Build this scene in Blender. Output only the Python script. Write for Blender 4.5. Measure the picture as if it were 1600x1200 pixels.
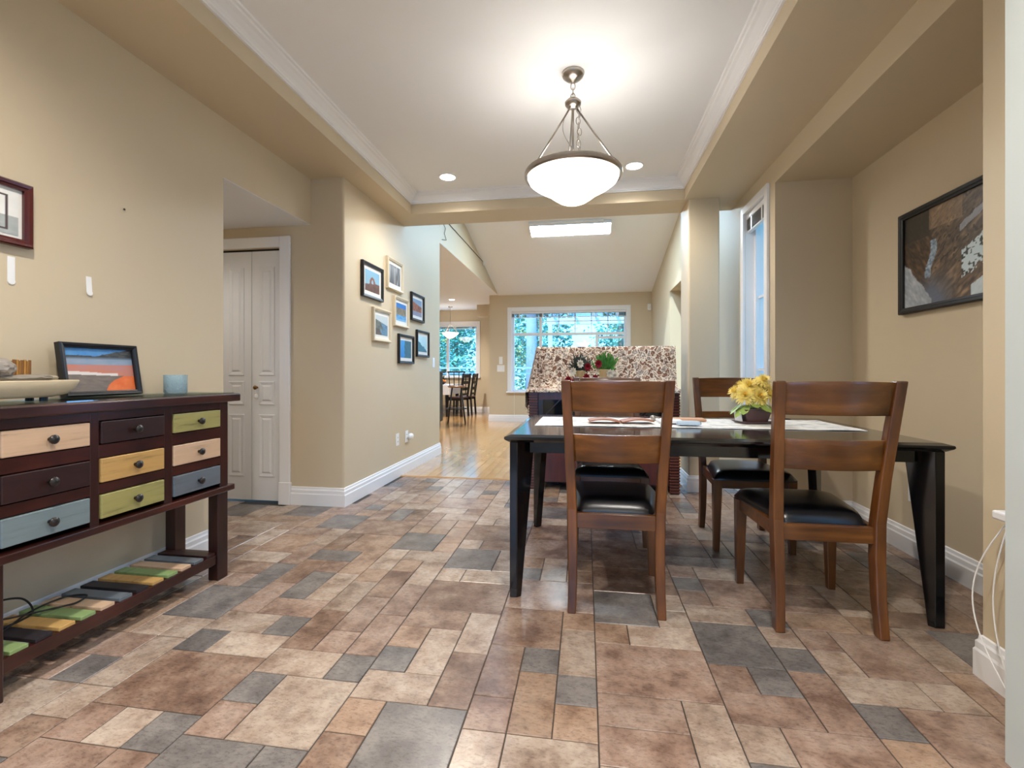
import bpy, bmesh, math, random
from mathutils import Vector, Matrix
R = math.radians
PI = math.pi
random.seed(11)
scene = bpy.context.scene
for o in list(bpy.data.objects):
    bpy.data.objects.remove(o)
COL = scene.collection

# ------------------------------------------------------------------ camera
FPX, VPX, HORIZ, CAMH = 740.0, 915.0, 583.0, 1.03
YAW = math.atan((VPX - 800.0) / FPX)
cam_d = bpy.data.cameras.new('camera')
cam = bpy.data.objects.new('camera', cam_d)
COL.objects.link(cam)
cam.location = (0, 0, CAMH)
cam.rotation_euler = (R(90), 0, YAW)
cam_d.sensor_fit = 'HORIZONTAL'
cam_d.sensor_width = 36.0
cam_d.lens = 36.0 * FPX / 1600.0
cam_d.shift_x = 0.0
cam_d.shift_y = -(600.0 - HORIZ) / 1600.0
cam_d.clip_start = 0.02
cam_d.clip_end = 200
scene.camera = cam

# ------------------------------------------------------------------ world, exposure
world = bpy.data.worlds.new('sky')
scene.world = world
world.use_nodes = True
wn = world.node_tree.nodes
wn['Background'].inputs['Color'].default_value = (0.17, 0.50, 1.0, 1)
wn['Background'].inputs['Strength'].default_value = 3.0
sun_d = bpy.data.lights.new('sun', 'SUN')
sun_d.energy = 3.0
sun_d.angle = R(2)
sun_d.color = (0.75, 0.92, 1.0)
sun = bpy.data.objects.new('sun', sun_d)
COL.objects.link(sun)
sun.rotation_euler = Vector((.30, .62, -.72)).to_track_quat('-Z', 'Y').to_euler()
vs = scene.view_settings
vs.view_transform = 'Standard'
vs.look = 'None'
vs.gamma = 1.0
vs.use_curve_mapping = False
vs.exposure = 0.86
LAMP = 1.2
WARM = (1.0, 0.945, 0.865)
COOL = (0.74, 0.90, 1.0)


# ------------------------------------------------------------------ materials
def rgb(r, g, b):
    def f(c):
        c /= 255.0
        return c / 12.92 if c <= 0.04045 else ((c + 0.055) / 1.055) ** 2.4
    return (f(r), f(g), f(b), 1.0)


MATS = {}


def new_mat(name):
    m = bpy.data.materials.new(name)
    m.use_nodes = True
    nt = m.node_tree
    return m, nt, nt.nodes, nt.links, nt.nodes['Principled BSDF']


def mix_rgb(nt, fac, a, b, blend='MIX'):
    n = nt.nodes.new('ShaderNodeMix')
    n.data_type = 'RGBA'
    n.blend_type = blend
    for i, v in ((0, fac), (6, a), (7, b)):
        if isinstance(v, (int, float)):
            n.inputs[i].default_value = v
        elif isinstance(v, tuple):
            n.inputs[i].default_value = v
        else:
            nt.links.new(v, n.inputs[i])
    return n.outputs[2]


def coords(nt, scale=(1, 1, 1), kind='Object'):
    tc = nt.nodes.new('ShaderNodeTexCoord')
    mp = nt.nodes.new('ShaderNodeMapping')
    mp.inputs['Scale'].default_value = scale
    nt.links.new(tc.outputs[kind], mp.inputs['Vector'])
    return mp.outputs['Vector']


def noise(nt, vec, scale, detail=4, rough=0.55):
    n = nt.nodes.new('ShaderNodeTexNoise')
    n.inputs['Scale'].default_value = scale
    n.inputs['Detail'].default_value = detail
    n.inputs['Roughness'].default_value = rough
    nt.links.new(vec, n.inputs['Vector'])
    return n.outputs['Fac']


def ramp(nt, fac, stops):
    n = nt.nodes.new('ShaderNodeValToRGB')
    el = n.color_ramp.elements
    while len(el) > len(stops):
        el.remove(el[-1])
    while len(el) < len(stops):
        el.new(0.5)
    for e, (p, c) in zip(el, stops):
        e.position = p
        e.color = c
    nt.links.new(fac, n.inputs['Fac'])
    return n.outputs['Color']


def bump(nt, b, height, strength=0.2, dist=0.01):
    n = nt.nodes.new('ShaderNodeBump')
    n.inputs['Strength'].default_value = strength
    n.inputs['Distance'].default_value = dist
    nt.links.new(height, n.inputs['Height'])
    nt.links.new(n.outputs['Normal'], b.inputs['Normal'])


def plain(name, col, rough=0.5, metal=0.0, var=0.06, scale=8, bmp=0.0, coat=0.0, spec=0.5):
    if name in MATS:
        return MATS[name]
    m, nt, N, L, b = new_mat(name)
    v = coords(nt)
    f = noise(nt, v, scale)
    d = tuple(max(0, c * (1 - var)) for c in col[:3]) + (1,)
    u = tuple(min(1, c * (1 + var)) for c in col[:3]) + (1,)
    L.new(mix_rgb(nt, f, d, u), b.inputs['Base Color'])
    b.inputs['Roughness'].default_value = rough
    b.inputs['Metallic'].default_value = metal
    b.inputs['Specular IOR Level'].default_value = spec
    if coat:
        b.inputs['Coat Weight'].default_value = coat
        b.inputs['Coat Roughness'].default_value = 0.1
    if bmp:
        bump(nt, b, noise(nt, v, scale * 20, 2), bmp, 0.002)
    MATS[name] = m
    return m


def wood(name, dark, mid, light, axis, rough=0.32, coat=0.3, freq=26):
    if name in MATS:
        return MATS[name]
    m, nt, N, L, b = new_mat(name)
    s = [freq, freq, freq]
    s[axis] = freq * 0.09
    v = coords(nt, tuple(s))
    oi = N.new('ShaderNodeObjectInfo')
    add = N.new('ShaderNodeVectorMath')
    add.operation = 'MULTIPLY_ADD'
    L.new(oi.outputs['Random'], add.inputs[0])
    add.inputs[1].default_value = (37, 53, 71)
    L.new(v, add.inputs[2])
    f = noise(nt, add.outputs[0], 1.0, 6, 0.6)
    c1 = ramp(nt, f, [(0.28, dark), (0.5, mid), (0.72, light)])
    v2 = coords(nt, (4, 4, 4))
    f2 = noise(nt, v2, 1.0, 2)
    c2 = mix_rgb(nt, 0.45, c1, ramp(nt, f2, [(0.3, dark), (0.7, light)]))
    L.new(c2, b.inputs['Base Color'])
    b.inputs['Roughness'].default_value = rough
    b.inputs['Coat Weight'].default_value = coat
    b.inputs['Coat Roughness'].default_value = 0.15
    bump(nt, b, f, 0.05, 0.003)
    MATS[name] = m
    return m


def emis(name, col, strength):
    if name in MATS:
        return MATS[name]
    m, nt, N, L, b = new_mat(name)
    b.inputs['Base Color'].default_value = (0.9, 0.9, 0.9, 1)
    b.inputs['Emission Color'].default_value = tuple(col[:3]) + (1,)
    b.inputs['Emission Strength'].default_value = strength
    MATS[name] = m
    return m


def glass_mat(name, tint=(1, 1, 1, 1), refl=0.07, rough=0.02):
    if name in MATS:
        return MATS[name]
    m = bpy.data.materials.new(name)
    m.use_nodes = True
    nt = m.node_tree
    nt.nodes.clear()
    out = nt.nodes.new('ShaderNodeOutputMaterial')
    tr = nt.nodes.new('ShaderNodeBsdfTransparent')
    tr.inputs['Color'].default_value = tint
    gl = nt.nodes.new('ShaderNodeBsdfGlossy')
    gl.inputs['Roughness'].default_value = rough
    mx = nt.nodes.new('ShaderNodeMixShader')
    mx.inputs[0].default_value = refl
    nt.links.new(tr.outputs[0], mx.inputs[1])
    nt.links.new(gl.outputs[0], mx.inputs[2])
    nt.links.new(mx.outputs[0], out.inputs['Surface'])
    MATS[name] = m
    return m


def print_mat(name='photo_print', rough=0.35):
    if name in MATS:
        return MATS[name]
    m, nt, N, L, b = new_mat(name)
    at = N.new('ShaderNodeAttribute')
    at.attribute_name = 'ink'
    L.new(at.outputs['Color'], b.inputs['Base Color'])
    b.inputs['Roughness'].default_value = rough
    MATS[name] = m
    return m


def tile_mat(name, cols, darkvein):
    m, nt, N, L, b = new_mat(name)
    g = N.new('ShaderNodeNewGeometry')
    oi = N.new('ShaderNodeObjectInfo')
    add = N.new('ShaderNodeVectorMath')
    add.operation = 'MULTIPLY_ADD'
    L.new(oi.outputs['Random'], add.inputs[0])
    add.inputs[1].default_value = (13, 29, 17)
    L.new(g.outputs['Position'], add.inputs[2])
    v = add.outputs[0]
    f1 = noise(nt, v, 7, 7, 0.62)
    f2 = noise(nt, v, 26, 5, 0.65)
    c = ramp(nt, f1, [(0.34, cols[0]), (0.48, cols[1]), (0.62, cols[2])])
    c = mix_rgb(nt, 0.55, c, ramp(nt, f2, [(0.36, darkvein), (0.56, cols[2])]), 'MULTIPLY')
    c = mix_rgb(nt, 0.15, c, cols[1])
    sc = N.new('ShaderNodeMapping')
    sc.inputs['Scale'].default_value = (1.0, 2.2, 1.0)
    sc.inputs['Rotation'].default_value = (0, 0, 0.5)
    L.new(v, sc.inputs['Vector'])
    f3 = noise(nt, sc.outputs['Vector'], 55, 6, 0.75)
    c = mix_rgb(nt, 0.38, c, ramp(nt, f3, [(0.38, darkvein), (0.49, (0.95, 0.95, 0.95, 1)), (0.60, (1, 1, 1, 1))]), 'MULTIPLY')
    hv = N.new('ShaderNodeHueSaturation')
    mr = N.new('ShaderNodeMapRange')
    L.new(oi.outputs['Random'], mr.inputs[0])
    mr.inputs[3].default_value = 0.9
    mr.inputs[4].default_value = 1.1
    L.new(mr.outputs[0], hv.inputs['Value'])
    hv.inputs['Saturation'].default_value = 0.86
    L.new(c, hv.inputs['Color'])
    L.new(hv.outputs['Color'], b.inputs['Base Color'])
    b.inputs['Roughness'].default_value = 0.27
    b.inputs['Specular IOR Level'].default_value = 0.6
    bump(nt, b, f2, 0.16, 0.004)
    return m


M_WALL = plain('beige_wall_paint', rgb(206, 190, 162), 0.55, var=0.02, scale=3, bmp=0.05)
M_CEIL = plain('white_ceiling_paint', rgb(236, 237, 239), 0.7, var=0.01, scale=3, bmp=0.05)
M_WHITE = plain('white_trim_paint', rgb(236, 236, 238), 0.3, var=0.015)
M_DOOR = plain('white_door_paint', rgb(228, 230, 234), 0.38, var=0.015)
M_GREYTRIM = plain('pale_grey_paint', rgb(196, 203, 202), 0.5, var=0.02)
M_CHAIRZ = wood('chair_oak_upright', rgb(40, 19, 8), rgb(92, 50, 18), rgb(132, 79, 31), 2)
M_CHAIRX = wood('chair_oak_rail', rgb(36, 17, 7), rgb(94, 52, 18), rgb(138, 85, 33), 0)
M_LEATHER = plain('black_leather', rgb(16, 15, 19), 0.28, var=0.15, scale=30, bmp=0.06)
M_BLACKWOOD = plain('black_table_lacquer', rgb(11, 12, 16), 0.12, var=0.2, scale=14, bmp=0.015, coat=0.3)
M_ESPX = wood('espresso_wood', rgb(28, 10, 8), rgb(52, 22, 16), rgb(78, 34, 24), 1, rough=0.3)
M_ESPZ = wood('espresso_wood_upright', rgb(26, 10, 8), rgb(46, 20, 15), rgb(66, 30, 22), 2, rough=0.3)
M_STEEL = plain('brushed_nickel', rgb(172, 164, 156), 0.28, 1.0, 0.08, 40)
M_DARKMETAL = plain('dark_pewter', rgb(70, 66, 64), 0.3, 0.9, 0.2, 30)
M_BRASS = plain('aged_brass', rgb(120, 84, 46), 0.35, 0.9, 0.2, 30)
M_BLACKFRAME = plain('black_frame', rgb(22, 22, 25), 0.4, var=0.1)
M_CREAMFRAME = plain('cream_frame', rgb(216, 203, 176), 0.45, var=0.05)
M_CHERRY = wood('cherry_frame', rgb(46, 10, 12), rgb(74, 20, 20), rgb(96, 32, 28), 2, rough=0.25)
M_MAT = plain('mat_board', rgb(232, 230, 224), 0.8, var=0.01)
M_BLACK = plain('black_rubber', rgb(14, 14, 16), 0.45, var=0.1)
M_GLASS = glass_mat('window_glass')
M_PLASTIC = plain('white_plastic', rgb(238, 238, 238), 0.3, var=0.01)


# ------------------------------------------------------------------ mesh builder
class MB:
    def __init__(self):
        self.v = []
        self.f = []
        self.mi = []

    def add(self, verts, faces, mi=0):
        n = len(self.v)
        self.v += [tuple(p) for p in verts]
        for fc in faces:
            self.f.append(tuple(i + n for i in fc))
            self.mi.append(mi)
        return self

    def box(self, x0, x1, y0, y1, z0, z1, mi=0):
        vs_ = [(x, y, z) for z in (z0, z1) for y in (y0, y1) for x in (x0, x1)]
        return self.add(vs_, [(0, 2, 3, 1), (4, 5, 7, 6), (0, 1, 5, 4), (2, 6, 7, 3), (0, 4, 6, 2), (1, 3, 7, 5)], mi)

    def hexa(self, bot, top, mi=0):
        n = len(bot)
        fs = [tuple(reversed(range(n))), tuple(range(n, 2 * n))]
        fs += [(i, (i + 1) % n, (i + 1) % n + n, i + n) for i in range(n)]
        return self.add(list(bot) + list(top), fs, mi)

    def sweep(self, path, sizes, mi=0, xdir=(1, 0, 0)):
        """rectangular section swept along points, section axes x and y"""
        rings = []
        for (x, y, z), (a, b) in zip(path, sizes):
            rings.append([(x - a / 2, y - b / 2, z), (x + a / 2, y - b / 2, z), (x + a / 2, y + b / 2, z), (x - a / 2, y + b / 2, z)])
        return self.loft(rings, mi)

    def loft(self, rings, mi=0, closed=True, caps=True):
        n = len(rings[0])
        vs_ = [p for r in rings for p in r]
        fs = []
        for k in range(len(rings) - 1):
            for i in range(n if closed else n - 1):
                j = (i + 1) % n
                fs.append((k * n + i, k * n + j, (k + 1) * n + j, (k + 1) * n + i))
        if caps:
            fs.append(tuple(reversed(range(n))))
            fs.append(tuple(range((len(rings) - 1) * n, len(rings) * n)))
        return self.add(vs_, fs, mi)

    def tube(self, pts, r, n=8, mi=0, closed=False):
        pts = [Vector(p) for p in pts]
        rings = []
        m = len(pts)
        ref = None
        for i, p in enumerate(pts):
            if closed:
                t = (pts[(i + 1) % m] - pts[i - 1]).normalized()
            else:
                t = (pts[min(i + 1, m - 1)] - pts[max(i - 1, 0)]).normalized()
            if ref is None:
                ref = Vector((0, 0, 1)) if abs(t.z) < 0.9 else Vector((1, 0, 0))
            a = (ref - t * ref.dot(t))
            if a.length < 1e-4:
                a = t.orthogonal()
            a.normalize()
            ref = a
            b = t.cross(a)
            rr = r[i] if isinstance(r, (list, tuple)) else r
            rings.append([p + a * math.cos(2 * PI * k / n) * rr + b * math.sin(2 * PI * k / n) * rr for k in range(n)])
        if closed:
            rings.append(rings[0])
            return self.loft(rings, mi, True, False)
        return self.loft(rings, mi)

    def lathe(self, prof, n=32, mi=0, c=(0, 0, 0)):
        rings = []
        for r_, z in prof:
            r_ = max(r_, 1e-4)
            rings.append([(c[0] + r_ * math.cos(2 * PI * k / n), c[1] + r_ * math.sin(2 * PI * k / n), c[2] + z) for k in range(n)])
        return self.loft(rings, mi, True, True)

    def build(self, name, mat, parent=None, bevel=0.0, smooth=False, seg=2, loc=None, angle=None):
        me = bpy.data.meshes.new(name)
        me.from_pydata(self.v, [], self.f)
        mats = mat if isinstance(mat, (list, tuple)) else [mat]
        for m in mats:
            me.materials.append(m)
        me.polygons.foreach_set('material_index', self.mi)
        bm = bmesh.new()
        bm.from_mesh(me)
        bmesh.ops.recalc_face_normals(bm, faces=bm.faces)
        if bevel:
            ed = [e for e in bm.edges if e.is_manifold and e.calc_face_angle(0) > 0.6]
            bmesh.ops.bevel(bm, geom=ed, offset=bevel, segments=seg, affect='EDGES', profile=0.5, clamp_overlap=True)
        for fc in bm.faces:
            fc.smooth = smooth
        bm.to_mesh(me)
        bm.free()
        if smooth and angle:
            me.set_sharp_from_angle(angle=R(angle))
        o = bpy.data.objects.new(name, me)
        COL.objects.link(o)
        if parent:
            o.parent = parent
        if loc:
            o.location = loc
        return o


def tag(o, label=None, cat=None, group=None, kind=None):
    if label:
        o['label'] = label
    if cat:
        o['category'] = cat
    if group:
        o['group'] = group
    if kind:
        o['kind'] = kind
    return o


def empty(name, loc=(0, 0, 0), rot=(0, 0, 0), label=None, cat=None, group=None, kind=None):
    o = bpy.data.objects.new(name, None)
    o.empty_display_size = 0.1
    COL.objects.link(o)
    o.location = loc
    o.rotation_euler = rot
    return tag(o, label, cat, group, kind)


def copy_tree(o, parent=None):
    c = o.copy()
    COL.objects.link(c)
    c.parent = parent
    for ch in [x for x in o.children]:
        copy_tree(ch, c)
    return c


def struct(name, mb, mat, label, cat='wall', bevel=0.0, parent=None):
    o = mb.build(name, mat, parent, bevel, seg=3)
    return tag(o, label, cat, kind='structure')


# ------------------------------------------------------------------ main dimensions
ZS, ZC = 2.54, 2.715           # soffit underside, tray ceiling
XL, XF = -2.12, -1.843         # left wall, picture wall
YD = 3.41                      # closet-door wall
XR, XN = 1.33, 1.83            # right wall, niche back
NY0, NY1, NZ = 1.83, 3.611, 2.385
TX0, TX1, TY0, TY1 = -1.64, 0.85, -0.4, 4.30
YB = 4.65                      # back of beam
YFAR = 9.964
XLR = XR + .001
YREAR = -3.2
TOP = 4.4
ZK = 2.70
YK = 12.19
HALLZ = 2.19


def vault(y):
    return 2.69 + 0.224 * (YFAR - y)


# ------------------------------------------------------------------ walls
w = MB().box(XL - 0.15, XL, YREAR, 2.509, 0, 2.9)
w.box(XL - 0.15, XL, 2.509, YD, HALLZ, 2.9)
struct('wall_left', w, M_WALL, 'long beige wall behind the sideboard with opening to the closet hall')
w = MB().box(-3.7, -3.5, 2.2, YD + 0.15, 0, HALLZ + .1).box(-3.5, XL - 0.15, 2.2, 2.3, 0, HALLZ + .1)
struct('wall_hall', w, M_WALL, 'beige side walls of the small closet hall')
struct('ceiling_hall', MB().box(-3.5, XL - .002, 2.3, YD, HALLZ - .003, HALLZ + 0.1), M_CEIL, 'low white ceiling of the closet hall', 'ceiling')
# closet wall with door opening x -3.48..-2.375 , z 0..2.02
DX0, DX1, DZ = -3.46, -2.37, 2.02
w = MB().box(-3.5, DX0, YD, YD + 0.14, 0, ZS + .2).box(DX1, XL, YD, YD + 0.14, 0, ZS + .2).box(DX0, DX1, YD, YD + 0.14, DZ, ZS + .2)
w.box(DX0 - .1, DX1 + .1, YD + .7, YD + .75, 0, DZ + .1)
struct('wall_closet', w, M_WALL, 'beige wall around the white bifold closet door')
w = MB().box(XL, XF, YD, 5.838, 0, 2.9)
arc = [(XF - .02 + .02 * math.sin(t), YD + .02 - .02 * math.cos(t)) for t in [PI / 2 * k / 6 for k in range(7)]]
poly = [(XL, YD)] + arc + [(XF, 5.838), (XL, 5.838)]
w = MB().hexa([(p[0], p[1], 0) for p in poly], [(p[0], p[1], 2.9) for p in poly])
struct('wall_picture', w, M_WALL, 'beige wall carrying the seven small framed photographs')
w = MB().box(XL, XF - 0.002, YB, 5.838, 2.9, TOP)
w.box(XL, XF, 5.838, YFAR, ZK, TOP)
struct('wall_header', w, M_WALL, 'high beige header wall above the kitchen opening')
# right wall
w = MB().box(XR, XR + .15, YREAR, 0.55, 0, 2.9)
w.box(XR, XR + .15, 0.55, 1.62, 0, .48).box(XR, XR + .15, 0.55, 1.62, 2.36, 2.9).box(XR, XN + .15, 1.62, NY0, 0, 2.9)
w.box(XR, XN + .15, NY0, NY1, NZ, 2.9)
w.box(XN, XN + .15, NY0, NY1, 0, NZ)
w.box(XR, XN + .15, NY1, 3.77, 0, 2.9)
w.box(XR, XR + .15, 3.77, 4.24, 0, .5).box(XR, XR + .15, 3.77, 4.24, 2.36, 2.9).box(XR, XR + .15, 4.24, YB + .05, 0, 2.9)
struct('wall_right', w, M_WALL, 'beige right wall with the deep dining niche')
struct('wall_stub', MB().box(1.098, XR, 0.9, 1.44, 0, ZS), M_GREYTRIM, 'pale grey wall end at the right edge of the view')
struct('wall_column', MB().box(0.885, 1.14, TY1, YB, 0, ZS + .01), M_WALL, 'beige column beside the floral-covered cabinet', bevel=0.012)
# rear wall (behind the camera) with an opening added to let daylight in
w = MB().box(XL, -1.3, YREAR - .15, YREAR, 0, 2.9).box(0.8, XR, YREAR - .15, YREAR, 0, 2.9)
w.box(-1.3, .8, YREAR - .15, YREAR, 0, .5).box(-1.3, .8, YREAR - .15, YREAR, 2.3, 2.9)
struct('wall_rear', w, M_WALL, 'beige wall behind the camera with a wide opening added for daylight')
# living room
# far wall with window opening
WX0, WX1, WZ0, WZ1 = -1.555, 0.822, 0.64, 2.335
XFL = -2.04
w = MB().box(XFL, WX0, YFAR, YFAR + .16, 0, 2.7).box(WX1, XLR + .15, YFAR, YFAR + .16, 0, 2.7)
w.box(WX0, WX1, YFAR, YFAR + .16, 0, WZ0).box(WX0, WX1, YFAR, YFAR + .16, WZ1, 2.7)
struct('wall_far', w, M_WALL, 'beige far wall of the living room around the wide window')
# living right wall with passage opening y 6.2..7.87
w = MB().box(XLR, XLR + .15, YB - .01, 6.2, 0, TOP).box(XLR, XLR + .15, 7.87, YFAR, 0, TOP).box(XLR, XLR + .15, 6.2, 7.87, 2.34, TOP)
w.box(XLR + .9, XLR + 1.0, 6.0, 8.1, 0, 2.5).box(XLR + .15, XLR + .9, 7.87, 8.0, 0, 2.5).box(XLR + .15, XLR + .9, 6.05, 6.2, 0, 2.5).box(XLR + .15, XLR + 1, 6.05, 8.0, 2.34, 2.5)
struct('wall_living', w, M_WALL, 'tall beige right wall of the living room with a passage opening')
# vaulted ceiling with skylight hole
SX0, SX1, SY0, SY1 = -1.3, 0.9, 4.9, 6.9


def slab(mb, x0, x1, y0, y1, t=0.16):
    mb.hexa([(x0, y0, vault(y0)), (x1, y0, vault(y0)), (x1, y1, vault(y1)), (x0, y1, vault(y1))],
            [(x0, y0, vault(y0) + t), (x1, y0, vault(y0) + t), (x1, y1, vault(y1) + t), (x0, y1, vault(y1) + t)])


w = MB()
slab(w, XF, SX0, YB, YFAR + .1)
slab(w, SX1, XLR, YB, YFAR + .1)
slab(w, SX0, SX1, YB, SY0)
slab(w, SX0, SX1, SY1, YFAR + .1)
struct('ceiling_vault', w, M_CEIL, 'sloping white vaulted ceiling of the living room', 'ceiling')
# kitchen
KX0, KX1, KZ0, KZ1 = -4.35, -2.84, 0.93, 2.30
w = MB().box(-5.6, KX0, YK, YK + .15, 0, ZK).box(KX1, XFL + .2, YK, YK + .15, 0, ZK).box(KX0, KX1, YK, YK + .15, 0, KZ0).box(KX0, KX1, YK, YK + .15, KZ1, ZK)
w.box(XFL, XFL + .2, YFAR + .16, YK, 0, ZK).box(-5.75, -5.6, 5.5, YK + .15, 0, ZK).box(-5.6, XL, 5.5, 5.65, 0, ZK)
struct('wall_kitchen', w, M_WALL, 'beige breakfast-nook walls around the far left window')
struct('ceiling_kitchen', MB().box(-5.6, XF - .002, 5.65, YK, ZK - .003, ZK + .1), M_CEIL, 'flat white ceiling of the breakfast nook', 'ceiling')
struct('trim_1', MB().box(-2.62, XFL, YK - .9, YK - .6, 2.42, ZK), M_WALL, 'small boxed beam end at the nook ceiling', 'beam')

# soffit ring, beam, tray ceiling
w = MB().box(XL, TX0, YREAR, YD, ZS, 2.9).box(XF, TX0, YD, TY1, ZS, 2.9)
w.box(TX1, XR, YREAR, YB, ZS, 2.9).box(TX0, TX1, YREAR, TY0, ZS, 2.9)
w.box(XF, TX1, TY1, YB, ZS, TOP).box(TX1, XR, YB - .2, YB, 2.9, TOP)
struct('ceiling_soffit', w, M_WALL, 'beige dropped soffit and beam framing the tray ceiling', 'ceiling')
struct('ceiling_tray', MB().box(TX0, TX1, TY0, TY1, ZC, ZC + .1), M_CEIL, 'white raised tray ceiling above the dining area', 'ceiling')
prof = [(0, 2.632), (.012, 2.632), (.012, 2.642), (.018, 2.645), (.02, 2.655), (.03, 2.668), (.052, 2.688), (.068, 2.695), (.074, 2.703), (.086, 2.705), (.09, 2.715)]
rings = [[(TX0 + d, TY0 + d, z), (TX1 - d, TY0 + d, z), (TX1 - d, TY1 - d, z), (TX0 + d, TY1 - d, z)] for d, z in prof]
struct('trim_2', MB().loft(rings, caps=False), M_WHITE, 'white crown moulding around the tray ceiling', 'moulding')


w = MB().box(-6, 2.2, YREAR - .2, YB - .02, 2.9, 3.05).box(-6, XL, YB - .02, YK + .2, 2.85, 3.0)
struct('ceiling_roof', w, M_CEIL, 'roof slab over the dining room and kitchen', 'roof')
# baseboards --------------------------------------------------------
def base_poly(mb, pts):
    """baseboard profile along a polyline, room on the left of the walking direction, mitred corners"""
    pr = [(0, 0), (.018, 0), (.018, .088), (.014, .096), (.014, .118), (.009, .126), (.007, .14), (0, .143)]
    P_ = [Vector((p[0], p[1])) for p in pts]
    rings = []
    for i, p in enumerate(P_):
        d0 = (p - P_[i - 1]).normalized() if i else (P_[1] - p).normalized()
        d1 = (P_[i + 1] - p).normalized() if i < len(P_) - 1 else d0
        n0, n1 = Vector((-d0.y, d0.x)), Vector((-d1.y, d1.x))
        m = (n0 + n1).normalized()
        m = m / max(.2, m.dot(n0))
        rings.append([(p.x + m.x * d, p.y + m.y * d, z) for d, z in pr])
    mb.loft(rings)


def baseboard(name, label, polys):
    mb = MB()
    for a in polys:
        base_poly(mb, a)
    return struct(name, mb, M_WHITE, label, 'baseboard')


T = .018
baseboard('baseboard_left', 'white baseboard under the sideboard wall', [[(XL, 2.5), (XL, YREAR)]])
baseboard('baseboard_picture', 'white baseboard turning the corner below the framed photographs', [[(XL, 5.838), (XF, 5.838), (XF, YD), (-2.28, YD)]])
baseboard('baseboard_column', 'white baseboard around the beige column', [[(.99, YB), (1.14, YB), (1.14, TY1), (.885, TY1), (.885, YB), (.99, YB)]])
baseboard('baseboard_niche', 'white baseboard inside the dining niche', [[(XN, NY0 + .02), (XN, NY1), (XR, NY1), (XR, 6.2)]])
baseboard('baseboard_right', 'white baseboard end on the near right wall', [[(XR, 1.44), (XR, NY0), (XN, NY0)]])
baseboard('baseboard_far', 'white baseboard below the wide living room window', [[(XLR, 7.87), (XLR, YFAR), (XFL, YFAR), (XFL, YK - .02)]])
baseboard('baseboard_kitchen', 'white baseboard under the breakfast-nook window', [[(XFL - .02, YK), (-5.6, YK)]])

# ------------------------------------------------------------------ tiled floor
GROUT = plain('dark_grout', rgb(60, 52, 46), 0.6, var=0.1, scale=30)
floor = struct('floor', MB().box(-3.6, 2.0, YREAR, 4.505, -.05, -.0035), GROUT, 'stone-look tiled dining floor in mixed tan, brown and grey pieces', 'floor')
TM = {
    'light': tile_mat('tile_light', (rgb(140, 112, 92), rgb(186, 164, 145), rgb(206, 190, 174)), rgb(140, 114, 97)),
    'tan': tile_mat('tile_tan', (rgb(136, 102, 78), rgb(176, 146, 120), rgb(192, 166, 142)), rgb(134, 103, 82)),
    'brown': tile_mat('tile_brown', (rgb(108, 78, 61), rgb(152, 121, 100), rgb(184, 159, 138)), rgb(116, 88, 72)),
    'grey': tile_mat('tile_grey', (rgb(108, 101, 99), rgb(136, 129, 126), rgb(162, 154, 148)), rgb(124, 117, 114)),
    'rose': tile_mat('tile_rose', (rgb(124, 93, 76), rgb(168, 139, 120), rgb(194, 171, 154)), rgb(128, 100, 85)),
}
UX, UY = .1305, .1445
KNOWN = {1: [(0, 2, 2, 2, 'grey')],
         -1: [(2, 0, 1, 1, 'grey'), (1, 1, 1, 1, 'grey'), (2, 1, 1, 2, 'light'), (0, 2, 2, 2, 'brown'), (0, 0, 1, 2, 'brown'), (1, -1, 1, 2, 'tan'), (2, 3, 1, 1, 'tan')],
         0: [(0, 1, 3, 2, 'rose'), (0, 4, 2, 2, 'grey'), (0, 3, 1, 1, 'tan'), (1, 3, 2, 1, 'light'), (0, 0, 2, 1, 'rose'), (0, -1, 2, 1, 'rose')],
         -2: [(0, 7, 2, 2, 'grey'), (0, 1, 1, 1, 'grey'), (1, -2, 2, 2, 'grey'), (1, 1, 1, 2, 'light'), (0, 0, 2, 1, 'light'), (2, 0, 1, 2, 'brown'), (0, 2, 1, 1, 'tan'), (2, 2, 1, 2, 'light'), (0, 3, 2, 1, 'brown'), (0, 4, 3, 2, 'brown'), (0, -1, 1, 1, 'tan')],
         -3: [(2, 0, 1, 1, 'grey'), (0, -1, 1, 1, 'grey'), (0, 8, 2, 2, 'grey'), (0, 0, 2, 1, 'light'), (1, -2, 2, 2, 'light'), (2, 1, 1, 2, 'rose'), (0, 1, 1, 1, 'brown')],
         -4: [(2, 2, 1, 1, 'grey'), (0, 1, 1, 1, 'grey'), (0, 2, 2, 1, 'light'), (1, 1, 2, 1, 'light'), (0, -1, 3, 2, 'brown')],
         -5: [(1, 2, 2, 2, 'grey'), (1, -1, 1, 1, 'grey'), (1, 10, 2, 2, 'grey')],
         2: [(0, 0, 1, 1, 'grey'), (0, 1, 2, 1, 'light'), (1, -1, 2, 2, 'rose'), (0, 2, 1, 1, 'light')]}
PHASE = {-9: 1.4105, -8: 1.4105, -7: 1.4815, -6: 1.4105, -5: 1.4815, -4: 1.4105, -3: 1.4815, -2: 1.4105, -1: 1.4815, 0: 1.4105, 1: 1.4815, 2: 1.4815, 3: 1.4105, 4: 1.4815}
rt = random.Random(5)
tiles = []
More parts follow.
